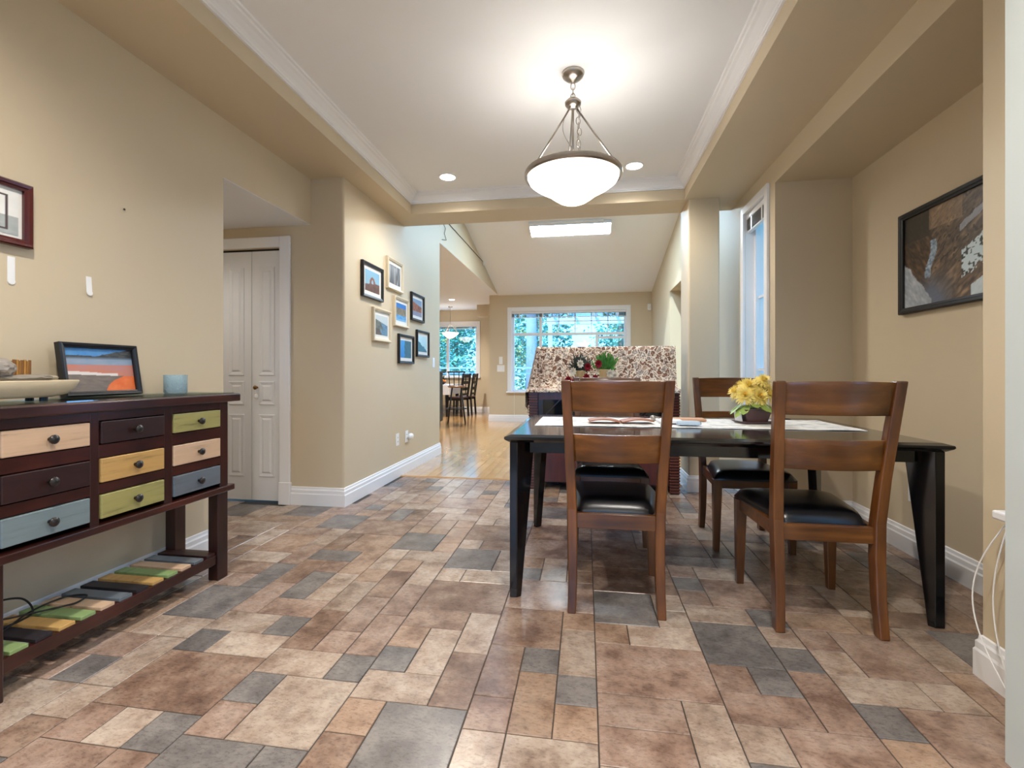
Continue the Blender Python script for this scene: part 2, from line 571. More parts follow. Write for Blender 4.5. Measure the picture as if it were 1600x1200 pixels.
for s in range(-9, 5):
    x0 = .036 + s * 3 * UX
    occ = {}
    k0, k1 = -14, 22
    lst = []
    for (i, k, ww, hh, c) in KNOWN.get(s, []):
        if any((i + a, k + b) in occ for a in range(ww) for b in range(hh)):
            continue
        for a in range(ww):
            for b in range(hh):
                occ[(i + a, k + b)] = 1
        lst.append((i, k, ww, hh, c))
    for k in range(k0, k1):
        for i in range(3):
            if (i, k) in occ:
                continue
            opts = [(1, 1), (2, 1), (1, 2), (2, 1), (1, 2), (2, 2), (1, 1), (3, 2)]
            rt.shuffle(opts)
            for ww, hh in opts + [(1, 1)]:
                if i + ww <= 3 and k + hh <= k1 and not any((i + a, k + b) in occ for a in range(ww) for b in range(hh)):
                    break
            for a in range(ww):
                for b in range(hh):
                    occ[(i + a, k + b)] = 1
            p = rt.random()
            c = 'light' if p < .34 else 'tan' if p < .56 else 'rose' if p < .78 else 'brown' if p < .9 else 'grey'
            if ww * hh in (1, 4) and rt.random() < .16:
                c = 'grey'
            if ww * hh == 6:
                c = rt.choice(['brown', 'rose'])
            lst.append((i, k, ww, hh, c))
    for (i, k, ww, hh, c) in lst:
        xa, xb = x0 + i * UX, x0 + (i + ww) * UX
        ya, yb = PHASE[s] + k * UY, PHASE[s] + (k + hh) * UY
        # trim to the room
        xa, xb = max(xa, -3.49), min(xb, XN)
        if xa < XR < xb and not (NY0 < (ya + yb) / 2 < NY1):
            xb = XR
        ya, yb = max(ya, -.6), min(yb, 4.503)
        if xb - xa < .02 or yb - ya < .02:
            continue
        cx, cy = (xa + xb) / 2, (ya + yb) / 2
        if cx < XL and (cy > YD or cy < 2.45):
            continue
        if cx < XF and cy > YD:
            continue
        if cx > XR and not (NY0 < cy < NY1):
            continue
        tiles.append((xa, xb, ya, yb, c))


def tile_visible(t):
    cx, cy = (t[0] + t[1]) / 2, (t[2] + t[3]) / 2
    ca, sa = math.cos(YAW), math.sin(YAW)
    fw = -sa * cx + ca * cy
    r_ = ca * cx + sa * cy
    if fw < .5:
        return 0
    u = 800 + FPX * r_ / fw
    v = HORIZ + FPX * CAMH / fw
    if u < -60 or u > 1640 or v > 1230:
        return 0
    return (t[1] - t[0]) * (t[3] - t[2]) / fw ** 3


tiles.sort(key=tile_visible, reverse=True)


def tile_geo(mb, xa, xb, ya, yb, z, mi=0):
    g, c = .0019, .0016
    b0 = [(xa + g, ya + g, -.0036), (xb - g, ya + g, -.0036), (xb - g, yb - g, -.0036), (xa + g, yb - g, -.0036)]
    b1 = [(x, y, z - .0018) for x, y, _ in b0]
    b2 = [(xa + g + c, ya + g + c, z), (xb - g - c, ya + g + c, z), (xb - g - c, yb - g - c, z), (xa + g + c, yb - g - c, z)]
    mb.loft([b0, b1, b2])


tcache = {}
stuff = MB()
tnames = list(TM)
for n, t in enumerate(tiles):
    if n < 300:
        key = (round(t[1] - t[0], 3), round(t[3] - t[2], 3))
        if key not in tcache:
            mb = MB()
            tile_geo(mb, -key[0] / 2, key[0] / 2, -key[1] / 2, key[1] / 2, 0)
            ob = mb.build('tile', TM['tan'], floor)
            tcache[key] = ob.data
        else:
            ob = bpy.data.objects.new('tile', tcache[key])
            COL.objects.link(ob)
            ob.parent = floor
        ob.location = ((t[0] + t[1]) / 2, (t[2] + t[3]) / 2, rt.uniform(-.0006, 0))
        ob.material_slots[0].link = 'OBJECT'
        ob.material_slots[0].material = TM[t[4]]
    else:
        a = len(stuff.f)
        tile_geo(stuff, t[0], t[1], t[2], t[3], 0)
        for q in range(a, len(stuff.f)):
            stuff.mi[q] = tnames.index(t[4])
tag(stuff.build('distant_tiles', [TM[k] for k in tnames], floor), kind='stuff')

# ------------------------------------------------------------------ wooden floor
PLW = [wood('maple_plank_%s' % n, rgb(*a), rgb(*b_), rgb(*c), 1, rough=0.16, coat=0.5, freq=14) for n, a, b_, c in (
    ('pale', (178, 132, 84), (200, 156, 104), (212, 172, 122)),
    ('honey', (172, 126, 78), (195, 150, 98), (208, 166, 114)),
    ('amber', (168, 120, 72), (190, 143, 91), (204, 159, 106)))]
wfloor = struct('floor_living', MB().box(-5.6, XLR + .9, 4.53, YK, -.05, -.002), PLW[1], 'glossy honey-coloured maple plank floor of the living room', 'floor')
rp = random.Random(3)
PWID = .085
pc = 0
x = -3.1
while x < .35:
    y = 4.535 - rp.uniform(0, .5)
    while y < 10.2:
        ln = rp.choice([.6, .8, 1.0, 1.2])
        ya, yb = max(y, 4.535), min(y + ln, 10.2)
        y += ln
        cx = x + PWID / 2
        if yb - ya < .05 or (cx < XF + .02 and yb < 5.9):
            continue
        if cx < XF + .02:
            ya = max(ya, 5.87)
        key = ('pl', round(yb - ya, 2))
        if key not in tcache:
            mb = MB()
            L_ = key[1]
            g = .0008
            b0 = [(-PWID / 2 + g, -L_ / 2 + g, -.0025), (PWID / 2 - g, -L_ / 2 + g, -.0025), (PWID / 2 - g, L_ / 2 - g, -.0025), (-PWID / 2 + g, L_ / 2 - g, -.0025)]
            b1 = [(p[0] * .985, p[1] * (1 - .002 / L_), 0) for p in b0]
            mb.loft([b0, b1])
            ob = mb.build('plank', PLW[0], wfloor)
            tcache[key] = ob.data
        else:
            ob = bpy.data.objects.new('plank', tcache[key])
            COL.objects.link(ob)
            ob.parent = wfloor
        ob.location = (cx, (ya + yb) / 2, 0)
        ob.material_slots[0].link = 'OBJECT'
        ob.material_slots[0].material = rp.choice(PLW + PLW[:1])
        pc += 1
    x += PWID
struct('trim_3', MB().hexa([(XF + T, 4.495, 0), (1.14, 4.495, 0), (1.14, 4.54, 0), (XF + T, 4.54, 0)],
                           [(XF + T, 4.505, .008), (1.14, 4.505, .008), (1.14, 4.53, .008), (XF + T, 4.53, .008)]), PLW[2], 'wooden threshold strip between tile and maple floor', 'threshold')


# ------------------------------------------------------------------ windows and casings
def casing_boxes(parent, x0, x1, z0, z1, wd, dep=.022, sill=True):
    """local: wall plane y=0, room towards -y"""
    MB().box(x0 - wd, x0, -dep, 0, z0, z1 + wd).build('side_casing', M_WHITE, parent, .004)
    MB().box(x1, x1 + wd, -dep, 0, z0, z1 + wd).build('side_casing', M_WHITE, parent, .004)
    MB().box(x0, x1, -dep, 0, z1, z1 + wd).build('head_casing', M_WHITE, parent, .004)
    if sill:
        MB().box(x0 - wd - .02, x1 + wd + .02, -.065, .01, z0 - .028, z0).build('stool', M_WHITE, parent, .006)


def window(name, label, loc, rotz, x0, x1, z0, z1, wd, vbars=(), hbars=(), panes=(), depth=.15, muntin=(), fr=.04):
    e = empty(name, loc, (0, 0, rotz), label, 'window', kind='structure')
    casing_boxes(e, x0, x1, z0, z1, wd)
    mb = MB()
    yf0, yf1 = depth * .45, depth * .45 + .06
    mb.box(x0, x0 + fr, yf0, yf1, z0, z1).box(x1 - fr, x1, yf0, yf1, z0, z1).box(x0 + fr, x1 - fr, yf0, yf1, z0, z0 + fr).box(x0 + fr, x1 - fr, yf0, yf1, z1 - fr, z1)
    mb.build('window_frame', M_WHITE, e)
    jm = MB().box(x0 - .01, x0 + .001, 0, depth, z0, z1).box(x1 - .001, x1 + .01, 0, depth, z0, z1).box(x0, x1, 0, depth, z1 - .001, z1 + .01).box(x0, x1, 0, depth, z0 - .01, z0 + .001)
    jm.build('jamb', M_WHITE, e)
    for (a, b_, c, d) in vbars:
        MB().box(a, b_, yf0 - .005, yf1, c, d).build('mullion', M_WHITE, e)
    for (a, b_, c, d) in hbars:
        MB().box(a, b_, yf0 - .006, yf1, c, d).build('transom', M_WHITE, e)
    for (a, b_, c, d) in panes:
        MB().box(a, b_, yf0 + .03, yf0 + .034, c, d).build('pane', M_GLASS, e)
    for (a, b_, c, d) in muntin:
        MB().box(a, b_, yf0 + .022, yf0 + .042, c, d).build('muntin', M_WHITE, e)
    return e


M_SLAT = plain('grey_blind_slat', rgb(120, 112, 104), 0.4, var=0.05)


def blind(label, loc, rotz, x0, x1, ztop, n, lad):
    e = empty('window_blind', loc, (0, 0, rotz), label, 'blind')
    MB().box(x0 + .004, x1 - .004, .005, .05, ztop - .045, ztop - .002).build('headrail', M_WHITE, e, .003)
    z = ztop - .05
    for k in range(n):
        o = MB().box(x0 + .008, x1 - .008, .008, .046, -.0015, .0015).build('slat', M_SLAT, e, loc=(0, 0, z))
        o.rotation_euler = (R(8 * (k % 2)), 0, 0)
        z -= .0075
    MB().box(x0 + .008, x1 - .008, .012, .042, z - .016, z).build('bottom_rail', M_WHITE, e, .003)
    for f_ in lad:
        xx = x0 + (x1 - x0) * f_
        MB().box(xx - .012, xx + .012, .006, .008, z - .018, ztop - .045).build('ladder_tape', M_WHITE, e)
    return e


# far living-room window
vx = [(-.975, -.915), (.205, .262)]
zt0, zt1 = 1.83, 1.885
e = window('window_1', 'wide white-framed living room window with garden view', (0, YFAR, 0), 0, WX0, WX1, WZ0, WZ1, .092,
           vbars=[(-.975, -.915, WZ0, WZ1), (.205, .262, WZ0, zt0)], hbars=[(WX0, WX1, zt0, zt1), (.262, WX1, 1.75, 1.80), (.262, WX1, WZ0, WZ0 + .07)],
           panes=[(WX0 + .04, -.975, WZ0, zt0), (-.915, .205, WZ0, zt0), (.262, WX1 - .04, WZ0, zt0), (WX0 + .04, -.975, zt1, WZ1), (-.915, WX1 - .04, zt1, WZ1)],
           muntin=[(a - .009, a + .009, zt1, WZ1) for a in (-.56, -.22, .12, .46)] + [(-.915, WX1 - .04, 2.12, 2.138)])
b1 = blind('grey slatted blind drawn up at top of the wide living room window', (0, YFAR, 0), 0, WX0, WX1, WZ1, 9, (.07, .28, .5, .72, .93))
MB().tube([(WX0 + .06, -.03, WZ1 - .05), (WX0 + .06, -.03, .12)], .003, 6).lathe([(.001, .05), (.008, .04), (.011, 0), (.001, -.002)], 8, c=(WX0 + .06, -.03, .08)).build('pull_cord', M_PLASTIC, b1)
# breakfast-nook window
window('window_2', 'white-framed breakfast-nook window above the table', (0, YK, 0), 0, KX0, KX1, KZ0, KZ1, .095,
       vbars=[(-3.68, -3.61, KZ0, KZ1)], panes=[(KX0 + .04, -3.68, KZ0, KZ1), (-3.61, KX1 - .04, KZ0, KZ1)])
blind('dark gathered blind at top of the breakfast-nook window', (0, YK, 0), 0, KX0, KX1, KZ1, 5, (.2, .62, .9))
# narrow window in the right dining wall (local x -> world -y)
window('window_3', 'tall narrow window with white casing beside the niche', (XR, 0, 0), R(-90), -4.24, -3.77, .5, 2.36, .062,
       panes=[(-4.2, -3.81, .54, 2.32)], muntin=[(-4.2, -3.81, a, a + .018) for a in (1.05, 1.65)])
blind('small slatted blind bunched at top of the tall narrow window', (XR, 0, 0), R(-90), -4.24, -3.77, 2.36, 12, (.25, .75))
# near right window, casing edge only in view
w4 = window('window_4', 'white window casing and stool at the near right wall', (XR, 0, 0), R(-90), -1.62, -.55, .60, 2.36, .07,
            panes=[(-1.58, -.59, .62, 2.32)])
cd = empty('blind_cord', (XR - .03, 1.66, .56), label='looped white blind cord hanging down to the floor at right', cat='cord')
pts = []
for k in range(25):
    t = k / 24
    pts.append((-.01 - .05 * math.sin(t * PI * .8) - .0 * t, .03 + .12 * math.sin(t * PI) - .12 * t, -.555 * t))
MB().tube(pts, .0022, 6).build('cord_strand', M_PLASTIC, cd)
MB().tube([(p[0] * .35 - .012, p[1] * .5, p[2]) for p in pts], .0022, 6).build('cord_strand', M_PLASTIC, cd)

# ------------------------------------------------------------------ closet bifold door
d1 = empty('door_1', (0, YD, 0), label='white panelled bifold closet door with white casing', cat='door', kind='structure')
cw = .085
MB().box(DX1 - .005, DX1 + cw, -.022, 0, 0, DZ + cw).build('side_casing', M_WHITE, d1, .005)
MB().box(DX0 - cw, DX0 + .005, -.022, 0, 0, DZ + cw).build('side_casing', M_WHITE, d1, .005)
MB().box(DX0 - cw, DX1 - .005, -.02, 0, DZ, DZ + cw).build('head_casing', M_WHITE, d1, .005)
MB().box(DX1 - .007, DX1 + cw + .004, -.03, 0, 0, .175).build('plinth', M_WHITE, d1, .003)
MB().box(DX0, DX1, .03, .05, DZ - .012, DZ).build('track', M_BLACK, d1)
nl = 4
lw = (DX1 - DX0 - .012) / nl
for k in range(nl):
    xa = DX0 + .004 + k * lw
    xb = xa + lw - .004
    leaf = MB().box(xa, xb, .028, .058, .012, DZ - .014).build('leaf', M_DOOR, d1, .002)
    for (za, zb) in ((.20, .70), (.775, .965), (1.01, 1.88)):
        st = .062
        a, b_ = xa + st, xb - st
        mb = MB()
        r0 = [(a, .0281, za), (b_, .0281, za), (b_, .0281, zb), (a, .0281, zb)]
        def ins(d, yy):
            return [(a + d, yy, za + d), (b_ - d, yy, za + d), (b_ - d, yy, zb - d), (a + d, yy, zb - d)]
        mb.loft([ins(0, .0285), ins(.004, .021), ins(.010, .021), ins(.030, .026), ins(.044, .0185)], caps=True)
        mb.build('raised_panel', M_DOOR, leaf)
    if k == 3 or k == 0:
        kx = xa + .05 if k == 3 else xb - .05
        o = MB().lathe([(.004, 0), (.008, .004), (.006, .016), (.014, .022), (.017, .032), (.010, .040), (.001, .042)], 14).build('knob', M_BRASS, leaf, smooth=True, angle=50, loc=(kx, .028, .915))
        o.rotation_euler = (R(90), 0, 0)
        if k == 3:
            MB().tube([(kx, -.003, .905), (kx + .012, -.006, .87)], .0015, 5).lathe([(.001, 0), (.014, -.012), (.016, -.03), (.008, -.045), (.001, -.047)], 10, c=(kx + .012, -.006, .868)).build('hang_tag', M_PLASTIC, leaf)

# ------------------------------------------------------------------ lights
def disc_light(label, x, y, z, rad, power, group, spot=R(150)):
    e = empty('downlight', (x, y, z), label=label, cat='ceiling light', group=group)
    MB().lathe([(rad + .015, 0), (rad + .015, -.004), (rad + .008, -.009), (rad, -.006), (rad, -.001)], 28).build('trim_ring', M_WHITE, e, smooth=True, angle=40)
    MB().lathe([(rad, -.001), (rad, -.0055)], 28).build('lamp', emis('downlight_glow', WARM, 22), e)
    l = bpy.data.lights.new('downlight_beam', 'SPOT')
    l.energy = power * LAMP
    l.color = WARM
    l.spot_size = spot
    l.spot_blend = 0.8
    l.shadow_soft_size = .05
    lo = bpy.data.objects.new('downlight_beam', l)
    COL.objects.link(lo)
    lo.parent = e
    lo.location = (0, 0, -.02)
    return e


disc_light('round recessed downlight at far left of the tray ceiling', -1.17, 3.93, ZC, .062, 42, 'tray downlights')
disc_light('round recessed downlight at far right of the tray ceiling', .39, 3.95, ZC, .062, 42, 'tray downlights')
disc_light('near left fill downlight added in the tray ceiling above the view', -1.17, .75, ZC, .062, 75, 'tray downlights')  # this near pair is unseen, added as overhead fill light
disc_light('near right fill downlight added in the tray ceiling above the view', .39, .75, ZC, .062, 75, 'tray downlights')
disc_light('left fill downlight added in the soffit behind the camera', -1.1, -1.8, ZS, .062, 110, 'added fill downlights')  # unseen pair added to fill the room from behind the camera
disc_light('right fill downlight added in the soffit behind the camera', .5, -1.8, ZS, .062, 110, 'added fill downlights')
disc_light('unseen downlight added in the closet hall ceiling', -3.0, 2.75, HALLZ, .05, 10, 'added hall downlights')  # unseen lamp added to brighten the hall
disc_light('recessed downlight in the kitchen ceiling', -3.3, 7.6, ZK, .06, 120, 'kitchen downlights')
disc_light('recessed downlight above the breakfast nook', -3.0, 10.4, ZK, .06, 120, 'kitchen downlights')

# pendant
PX, PY = -.07, 2.68
pn = empty('pendant_light', (PX, PY, ZC), label='brushed nickel pendant with glowing white glass bowl above the dining area', cat='pendant light')
MB().lathe([(.001, 0), (.062, 0), (.064, -.006), (.058, -.022), (.036, -.04), (.014, -.048), (.008, -.056), (.001, -.058)], 36).build('canopy', M_STEEL, pn, smooth=True, angle=60)


def link(c, rot, a=.012, b_=.021, r_=.003):
    p = []
    for k in range(16):
        t = 2 * PI * k / 16
        p.append((a * math.cos(t), 0, b_ * math.sin(t)))
    m = Matrix.Rotation(rot, 3, 'Z')
    return [tuple((m @ Vector(q)) + Vector(c)) for q in p]


for k in range(3):
    MB().tube(link((0, 0, -.075 - k * .03), k * PI / 2), .0028, 6, closed=True).build('chain_link', M_STEEL, pn, smooth=True)
MB().lathe([(.001, -.140), (.014, -.142), (.030, -.149), (.046, -.166), (.044, -.180), (.030, -.194), (.014, -.202), (.001, -.204)], 30).build('hub', M_STEEL, pn, smooth=True, angle=70)
RIMZ = -.575
RIMR = .268
for k in range(3):
    an = R(100 + 120 * k)
    MB().tube([(.018 * math.cos(an), .018 * math.sin(an), -.198), ((RIMR - .03) * math.cos(an), (RIMR - .03) * math.sin(an), RIMZ + .03)], .0052, 8).build('rod', M_STEEL, pn, smooth=True)
MB().tube([(0, 0, -.2), (0, 0, RIMZ + .06)], .006, 8).build('stem', M_STEEL, pn, smooth=True)
for k in range(9):
    MB().tube(link((.032 + .004 * math.sin(k * 2), -.01, -.215 - k * .031), k * PI / 2 + .3), .0024, 6, closed=True).build('chain_link', M_STEEL, pn, smooth=True)
wp = [(-.02, -.01, -.2)]
for k in range(1, 14):
    t = k / 13
    wp.append((-.02 - .045 * math.sin(t * PI * 1.2) + .02 * t, -.01, -.2 - .27 * t))
MB().tube(wp, .0018, 6).build('lamp_wire', M_STEEL, pn, smooth=True)
MB().lathe([(RIMR - .014, RIMZ + .018), (RIMR, RIMZ + .018), (RIMR + .004, RIMZ + .012), (RIMR + .004, RIMZ - .012), (RIMR - .002, RIMZ - .018), (RIMR - .014, RIMZ - .018)], 64).v
rim = MB()
prf = [(RIMR - .02, RIMZ + .016), (RIMR, RIMZ + .016), (RIMR + .004, RIMZ + .010), (RIMR + .004, RIMZ - .010), (RIMR - .004, RIMZ - .018), (RIMR - .02, RIMZ - .014)]
rr = [[(r_ * math.cos(2 * PI * k / 64), r_ * math.sin(2 * PI * k / 64), z) for k in range(64)] for r_, z in prf + prf[:1]]
rim.loft(rr, caps=False).build('rim', M_STEEL, pn, smooth=True, angle=35)
bowl = [(RIMR - .012, RIMZ - .012), (.245, RIMZ - .035), (.215, RIMZ - .058), (.18, RIMZ - .078), (.145, RIMZ - .098), (.11, RIMZ - .125), (.08, RIMZ - .145), (.05, RIMZ - .157), (.02, RIMZ - .162), (.0, RIMZ - .163)]
rb = [[(max(r_, 1e-4) * math.cos(2 * PI * k / 48), max(r_, 1e-4) * math.sin(2 * PI * k / 48), z) for k in range(48)] for r_, z in bowl]
MB().loft(rb, caps=False).build('glass_bowl', emis('lit_opal_glass', (1.0, .95, .88), 2.3), pn, smooth=True)
l = bpy.data.lights.new('pendant_bulb', 'POINT')
l.energy = 2.2 * LAMP
l.color = WARM
l.shadow_soft_size = .03
lo = bpy.data.objects.new('pendant_bulb', l)
COL.objects.link(lo)
lo.parent = pn
lo.location = (.04, .02, RIMZ + .02)

# vault light panel
pl = empty('ceiling_light_fixture', (-.235, 7.34, vault(7.34) - .001), (math.atan(-.224), 0, 0), 'long rectangular glowing light panel on the vaulted ceiling', 'ceiling light')
MB().box(-.62, .62, -.165, .165, -.05, 0).build('housing', M_WHITE, pl, .004)
MB().box(-.6, .6, -.15, .15, -.056, -.05).build('diffuser', emis('cool_panel_glow', COOL, 42), pl)
MB().box(-.62, .5, -.20, -.165, -.03, 0).build('end_channel', M_WHITE, pl)


# ------------------------------------------------------------------ pictures
def img_print(w_, h_, fn, parent, y, nx=60, ny=45, name='print'):
    vs_, fs, cols = [], [], []
    for j in range(ny + 1):
        for i in range(nx + 1):
            u, v = i / nx, j / ny
            vs_.append(((u - .5) * w_, y, (v - .5) * h_))
            cols.append(fn(u, v))
    for j in range(ny):
        for i in range(nx):
            a = j * (nx + 1) + i
            fs.append((a, a + 1, a + nx + 2, a + nx + 1))
    me = bpy.data.meshes.new(name)
    me.from_pydata(vs_, [], fs)
    ca_ = me.color_attributes.new('ink', 'FLOAT_COLOR', 'POINT')
    for k, c in enumerate(cols):
        ca_.data[k].color = rgb(*c)
    me.materials.append(print_mat())
    o = bpy.data.objects.new(name, me)
    COL.objects.link(o)
    o.parent = parent
    return o


def picture(label, loc, rot, w_, h_, fw, dep, fmat, border, fn, name='picture_frame', bcol=None, nx=60, group=None):
    """local: width x, height z, back at y=0, front to -y"""
    e = empty(name, loc, rot, label, 'picture', group)
    a, b_ = w_ / 2, h_ / 2
    def rc(d, yy):
        return [(-a + d, yy, -b_ + d), (a - d, yy, -b_ + d), (a - d, yy, b_ - d), (-a + d, yy, b_ - d)]
    mb = MB().loft([rc(0, 0), rc(0, -dep * .8), rc(fw * .18, -dep), rc(fw * .55, -dep * .94), rc(fw * .7, -dep * .8), rc(fw, -dep * .72), rc(fw, -dep * .3), rc(fw, 0)], caps=False)
    mb.build('frame', fmat, e)
    MB().box(-a + .002, a - .002, -.004, 0, -b_ + .002, b_ - .002).build('backing', M_BLACK, e)
    if border:
        MB().box(-a + fw, a - fw, -dep * .32, -.004, -b_ + fw, b_ - fw).build('mat_board', bcol or M_MAT, e)
    img_print(w_ - 2 * fw - 2 * border, h_ - 2 * fw - 2 * border, fn, e, -dep * .32 - .0012, nx, int(nx * .8))
    return e


def nz(u, v, s, sd=0):
    """cheap value noise"""
    def hsh(i, j):
        t = math.sin(i * 127.1 + j * 311.7 + sd * 74.7) * 43758.5453
        return t - math.floor(t)
    u, v = u * s, v * s
    i, j = math.floor(u), math.floor(v)
    fu, fv = u - i, v - j
    fu, fv = fu * fu * (3 - 2 * fu), fv * fv * (3 - 2 * fv)
    return (hsh(i, j) * (1 - fu) + hsh(i + 1, j) * fu) * (1 - fv) + (hsh(i, j + 1) * (1 - fu) + hsh(i + 1, j + 1) * fu) * fv


def fb(u, v, s, sd=0):
    return .5 * nz(u, v, s, sd) + .3 * nz(u, v, s * 2.1, sd + 1) + .2 * nz(u, v, s * 4.3, sd + 2)


def mixc(a, b_, t):
    t = max(0, min(1, t))
    return tuple(x * (1 - t) + y * t for x, y in zip(a, b_))


def p_arch(u, v):
    c = mixc((150, 186, 200), (104, 160, 196), v)
    ridge = .30 + .12 * u + .06 * nz(u, 0, 6, 3)
    du = (u - .5)
    if abs(du) < .2 and v < .72 - 6 * du * du:
        if not (abs(du) < .06 and .38 < v < .58 - 20 * du * du):
            c = mixc((96, 52, 36), (150, 86, 60), fb(u, v, 14, 4))
    if u > .58 and v < .5 - (u - .58) * .3:
        c = mixc((110, 62, 46), (160, 100, 76), fb(u, v, 14, 5))
    if v < ridge:
        c = mixc((58, 40, 38), (132, 84, 66), fb(u, v, 12, 6))
    return c


def p_forest(u, v):
    t = nz(u, v * .15, 16, 2)
    c = mixc((54, 56, 60), (168, 170, 174), t ** 1.5)
    return mixc(c, (220, 222, 222), .5 * (1 if abs(u - .5) < .04 and v < .9 else 0))


def p_lake(u, v):
    if v > .72:
        return mixc((20, 92, 176), (60, 140, 210), fb(u, v, 5, 1))
    if v > .34:
        return mixc((70, 84, 90), (196, 160, 112), fb(u, v * .4, 14, 2))
    return mixc((24, 110, 190), (150, 200, 230), fb(u, v * 3, 10, 3) if v > .1 else .8)


def p_red(u, v):
    if v > .8 - .2 * u:
        return mixc((170, 186, 200), (120, 150, 180), v)
    if v > .25:
        return mixc((112, 60, 42), (196, 130, 96), fb(u, v, 9, 8))
    return mixc((110, 130, 170), (176, 156, 160), fb(u, v * 3, 8, 2))


def p_coast(u, v):
    if v > .78 - .25 * u:
        return (196, 208, 212)
    if u + .5 * v < .75 and v > .3:
        return mixc((62, 70, 66), (150, 148, 130), fb(u, v, 10, 3))
    if v < .32 and u < .5 - .5 * v:
        return mixc((60, 56, 52), (140, 116, 90), fb(u, v, 11, 9))
    return mixc((62, 106, 140), (140, 170, 188), fb(u, v * 3, 7, 4))


def p_falls(u, v):
    if u < .32 + .08 * nz(0, v, 6):
        return mixc((20, 120, 200), (60, 150, 216), v)
    return mixc((24, 66, 88), (70, 112, 110), fb(u, v, 12, 5))


def p_mist(u, v):
    if v < .55 - .6 * u + .25 * fb(u, v, 6, 2):
        return mixc((30, 80, 90), (74, 124, 128), fb(u, v, 12, 3))
    return mixc((150, 196, 204), (216, 232, 234), fb(u, v, 3, 1) * .6 + v * .4)


def p_spring(u, v):
    if v > .80:
        c = mixc((92, 150, 200), (58, 128, 196), fb(u * 2, v, 6, 1))
        if v < .82 + .13 * max(0, u - .45) / .4 + .02 * nz(u, 0, 20):
            c = mixc((30, 34, 40), (92, 90, 88), fb(u, v, 16, 2) if nz(u, v, 40, 7) < .85 else 1.6)
        return c
    if v > .62:
        c = mixc((120, 146, 172), (150, 160, 180), fb(u, v * 4, 6, 3))
        if v > .74:
            c = mixc(c, (64, 74, 84), (v - .74) / .06)
        return c
    if v > .40 - .06 * u:
        c = mixc((206, 120, 84), (170, 130, 140), fb(u, v * 7, 4, 4))
        return mixc(c, (220, 212, 208), 1 if v < .47 - .1 * u + .03 * nz(u, v, 8) and u < .75 else 0)
    edge = .52 + .5 * max(0, v) ** 1.1
    edge = .54 + .10 * (v / .4) + .32 * (v / .4) ** 3
    if u > edge:
        return mixc((212, 92, 36), (232, 130, 72), fb(u, v, 9, 5))
    return mixc((96, 88, 84), (138, 124, 112), fb(u + v, v * 2, 9, 6))


def p_canyon(u, v):
    U = u / .66                      # the photo shows the left two thirds
    rid = abs(fb(U * 1.4 + v * 1.1, v * .35 - U * .5, 9, 3) - .5) * 2
    rid2 = abs(fb(U * .9 - v * 1.3, v * .35 + U * .45, 11, 6) - .5) * 2
    fine = nz(U - v * .9, v * .3 + U * .4, 46, 9)
    fine2 = nz(U + v * .9, v * .3 - U * .4, 46, 11)
    riv = .40 - .10 * max(0, .75 - v) + .03 * math.sin(v * 14)
    if U > riv:
        t = .25 + .9 * rid2 + .35 * (fine - .5)
        c = mixc((58, 48, 42), (166, 140, 114), t)
        if fine > .72 and v > .35:
            c = mixc(c, (40, 34, 30), .7)
    else:
        t = .15 + .9 * rid + .35 * (fine2 - .5)
        c = mixc((46, 38, 32), (158, 116, 82), t)
    if v > .72 and U < .33 + .1 * rid:
        c = mixc(c, (44, 42, 36), .75)
    if v > .78 and .35 < U < .75:
        c = mixc(c, (190, 160, 128), .45)
    if abs(U - riv) < .035 + .02 * rid and .28 < v < .66:
        c = mixc((84, 104, 128), (190, 206, 220), nz(U, v, 60, 4))
    m = max(0, 1 - abs(U - .36) / .34) * max(0, 1 - v / .36)
    c = mixc(c, (104, 116, 140), min(.85, 1.5 * m))
    if v < .48 - 1.15 * U + .08 * rid and U < .38:
        c = mixc((138, 146, 156), (204, 210, 216), .2 + rid + .4 * (fine2 - .5))
    a, b_ = (U - .82), (v - .36)
    if U > .74 and abs(b_ - .55 * a) < .13 + .08 * (fine - .5) and U < 1.3:
        c = (54, 60, 60) if nz(U, v, 40, 8) > .68 else (206, 222, 230)
    if U > .84 and v < .10 + .5 * (U - .84):
        c = mixc((190, 206, 214), (214, 224, 230), fine)
    if U > .72 and abs(v - .74 - .5 * (U - .85)) < .03 + .03 * rid2:
        c = mixc(c, (176, 184, 200), .7)
    return c


def p_leftart(u, v):
    if .12 < u < .88 and .1 < v < .9 and not (.15 < u < .85 and .14 < v < .86):
        return (74, 60, 62)
    if v > .42:
        return mixc((226, 226, 222), (240, 240, 238), fb(u, v, 4))
    return mixc((150, 158, 158), (190, 194, 192), fb(u, v, 6, 2))


GP = 'photographs on the picture wall'
pics = [
    ('black-framed photo of a red rock arch, largest on the picture wall', 3.684, 4.085, 1.673, 1.973, 0, p_arch),
    ('cream-framed grey forest photo, highest on the picture wall', 4.186, 4.565, 1.830, 2.128, 1, p_forest),
    ('black-framed photo of red cliffs above water', 4.802, 5.196, 1.597, 1.898, 0, p_red),
    ('cream-framed bright blue lake photo in the middle of the group', 4.348, 4.723, 1.491, 1.785, 1, p_lake),
    ('cream-framed coastline photo, lower left of the group', 3.887, 4.262, 1.315, 1.610, 1, p_coast),
    ('black-framed deep blue photo, lowest on the picture wall', 4.459, 4.868, 1.127, 1.423, 0, p_falls),
    ('black-framed pale misty photo nearest the light switch', 4.967, 5.367, 1.211, 1.509, 0, p_mist)]
for lab, y0, y1, z0, z1, cr, fn in pics:
    picture(lab, (XF + .001, (y0 + y1) / 2, (z0 + z1) / 2), (0, 0, R(90)), y1 - y0, z1 - z0, .026, .028, M_CREAMFRAME if cr else M_BLACKFRAME, .034, fn, group=GP, nx=40)
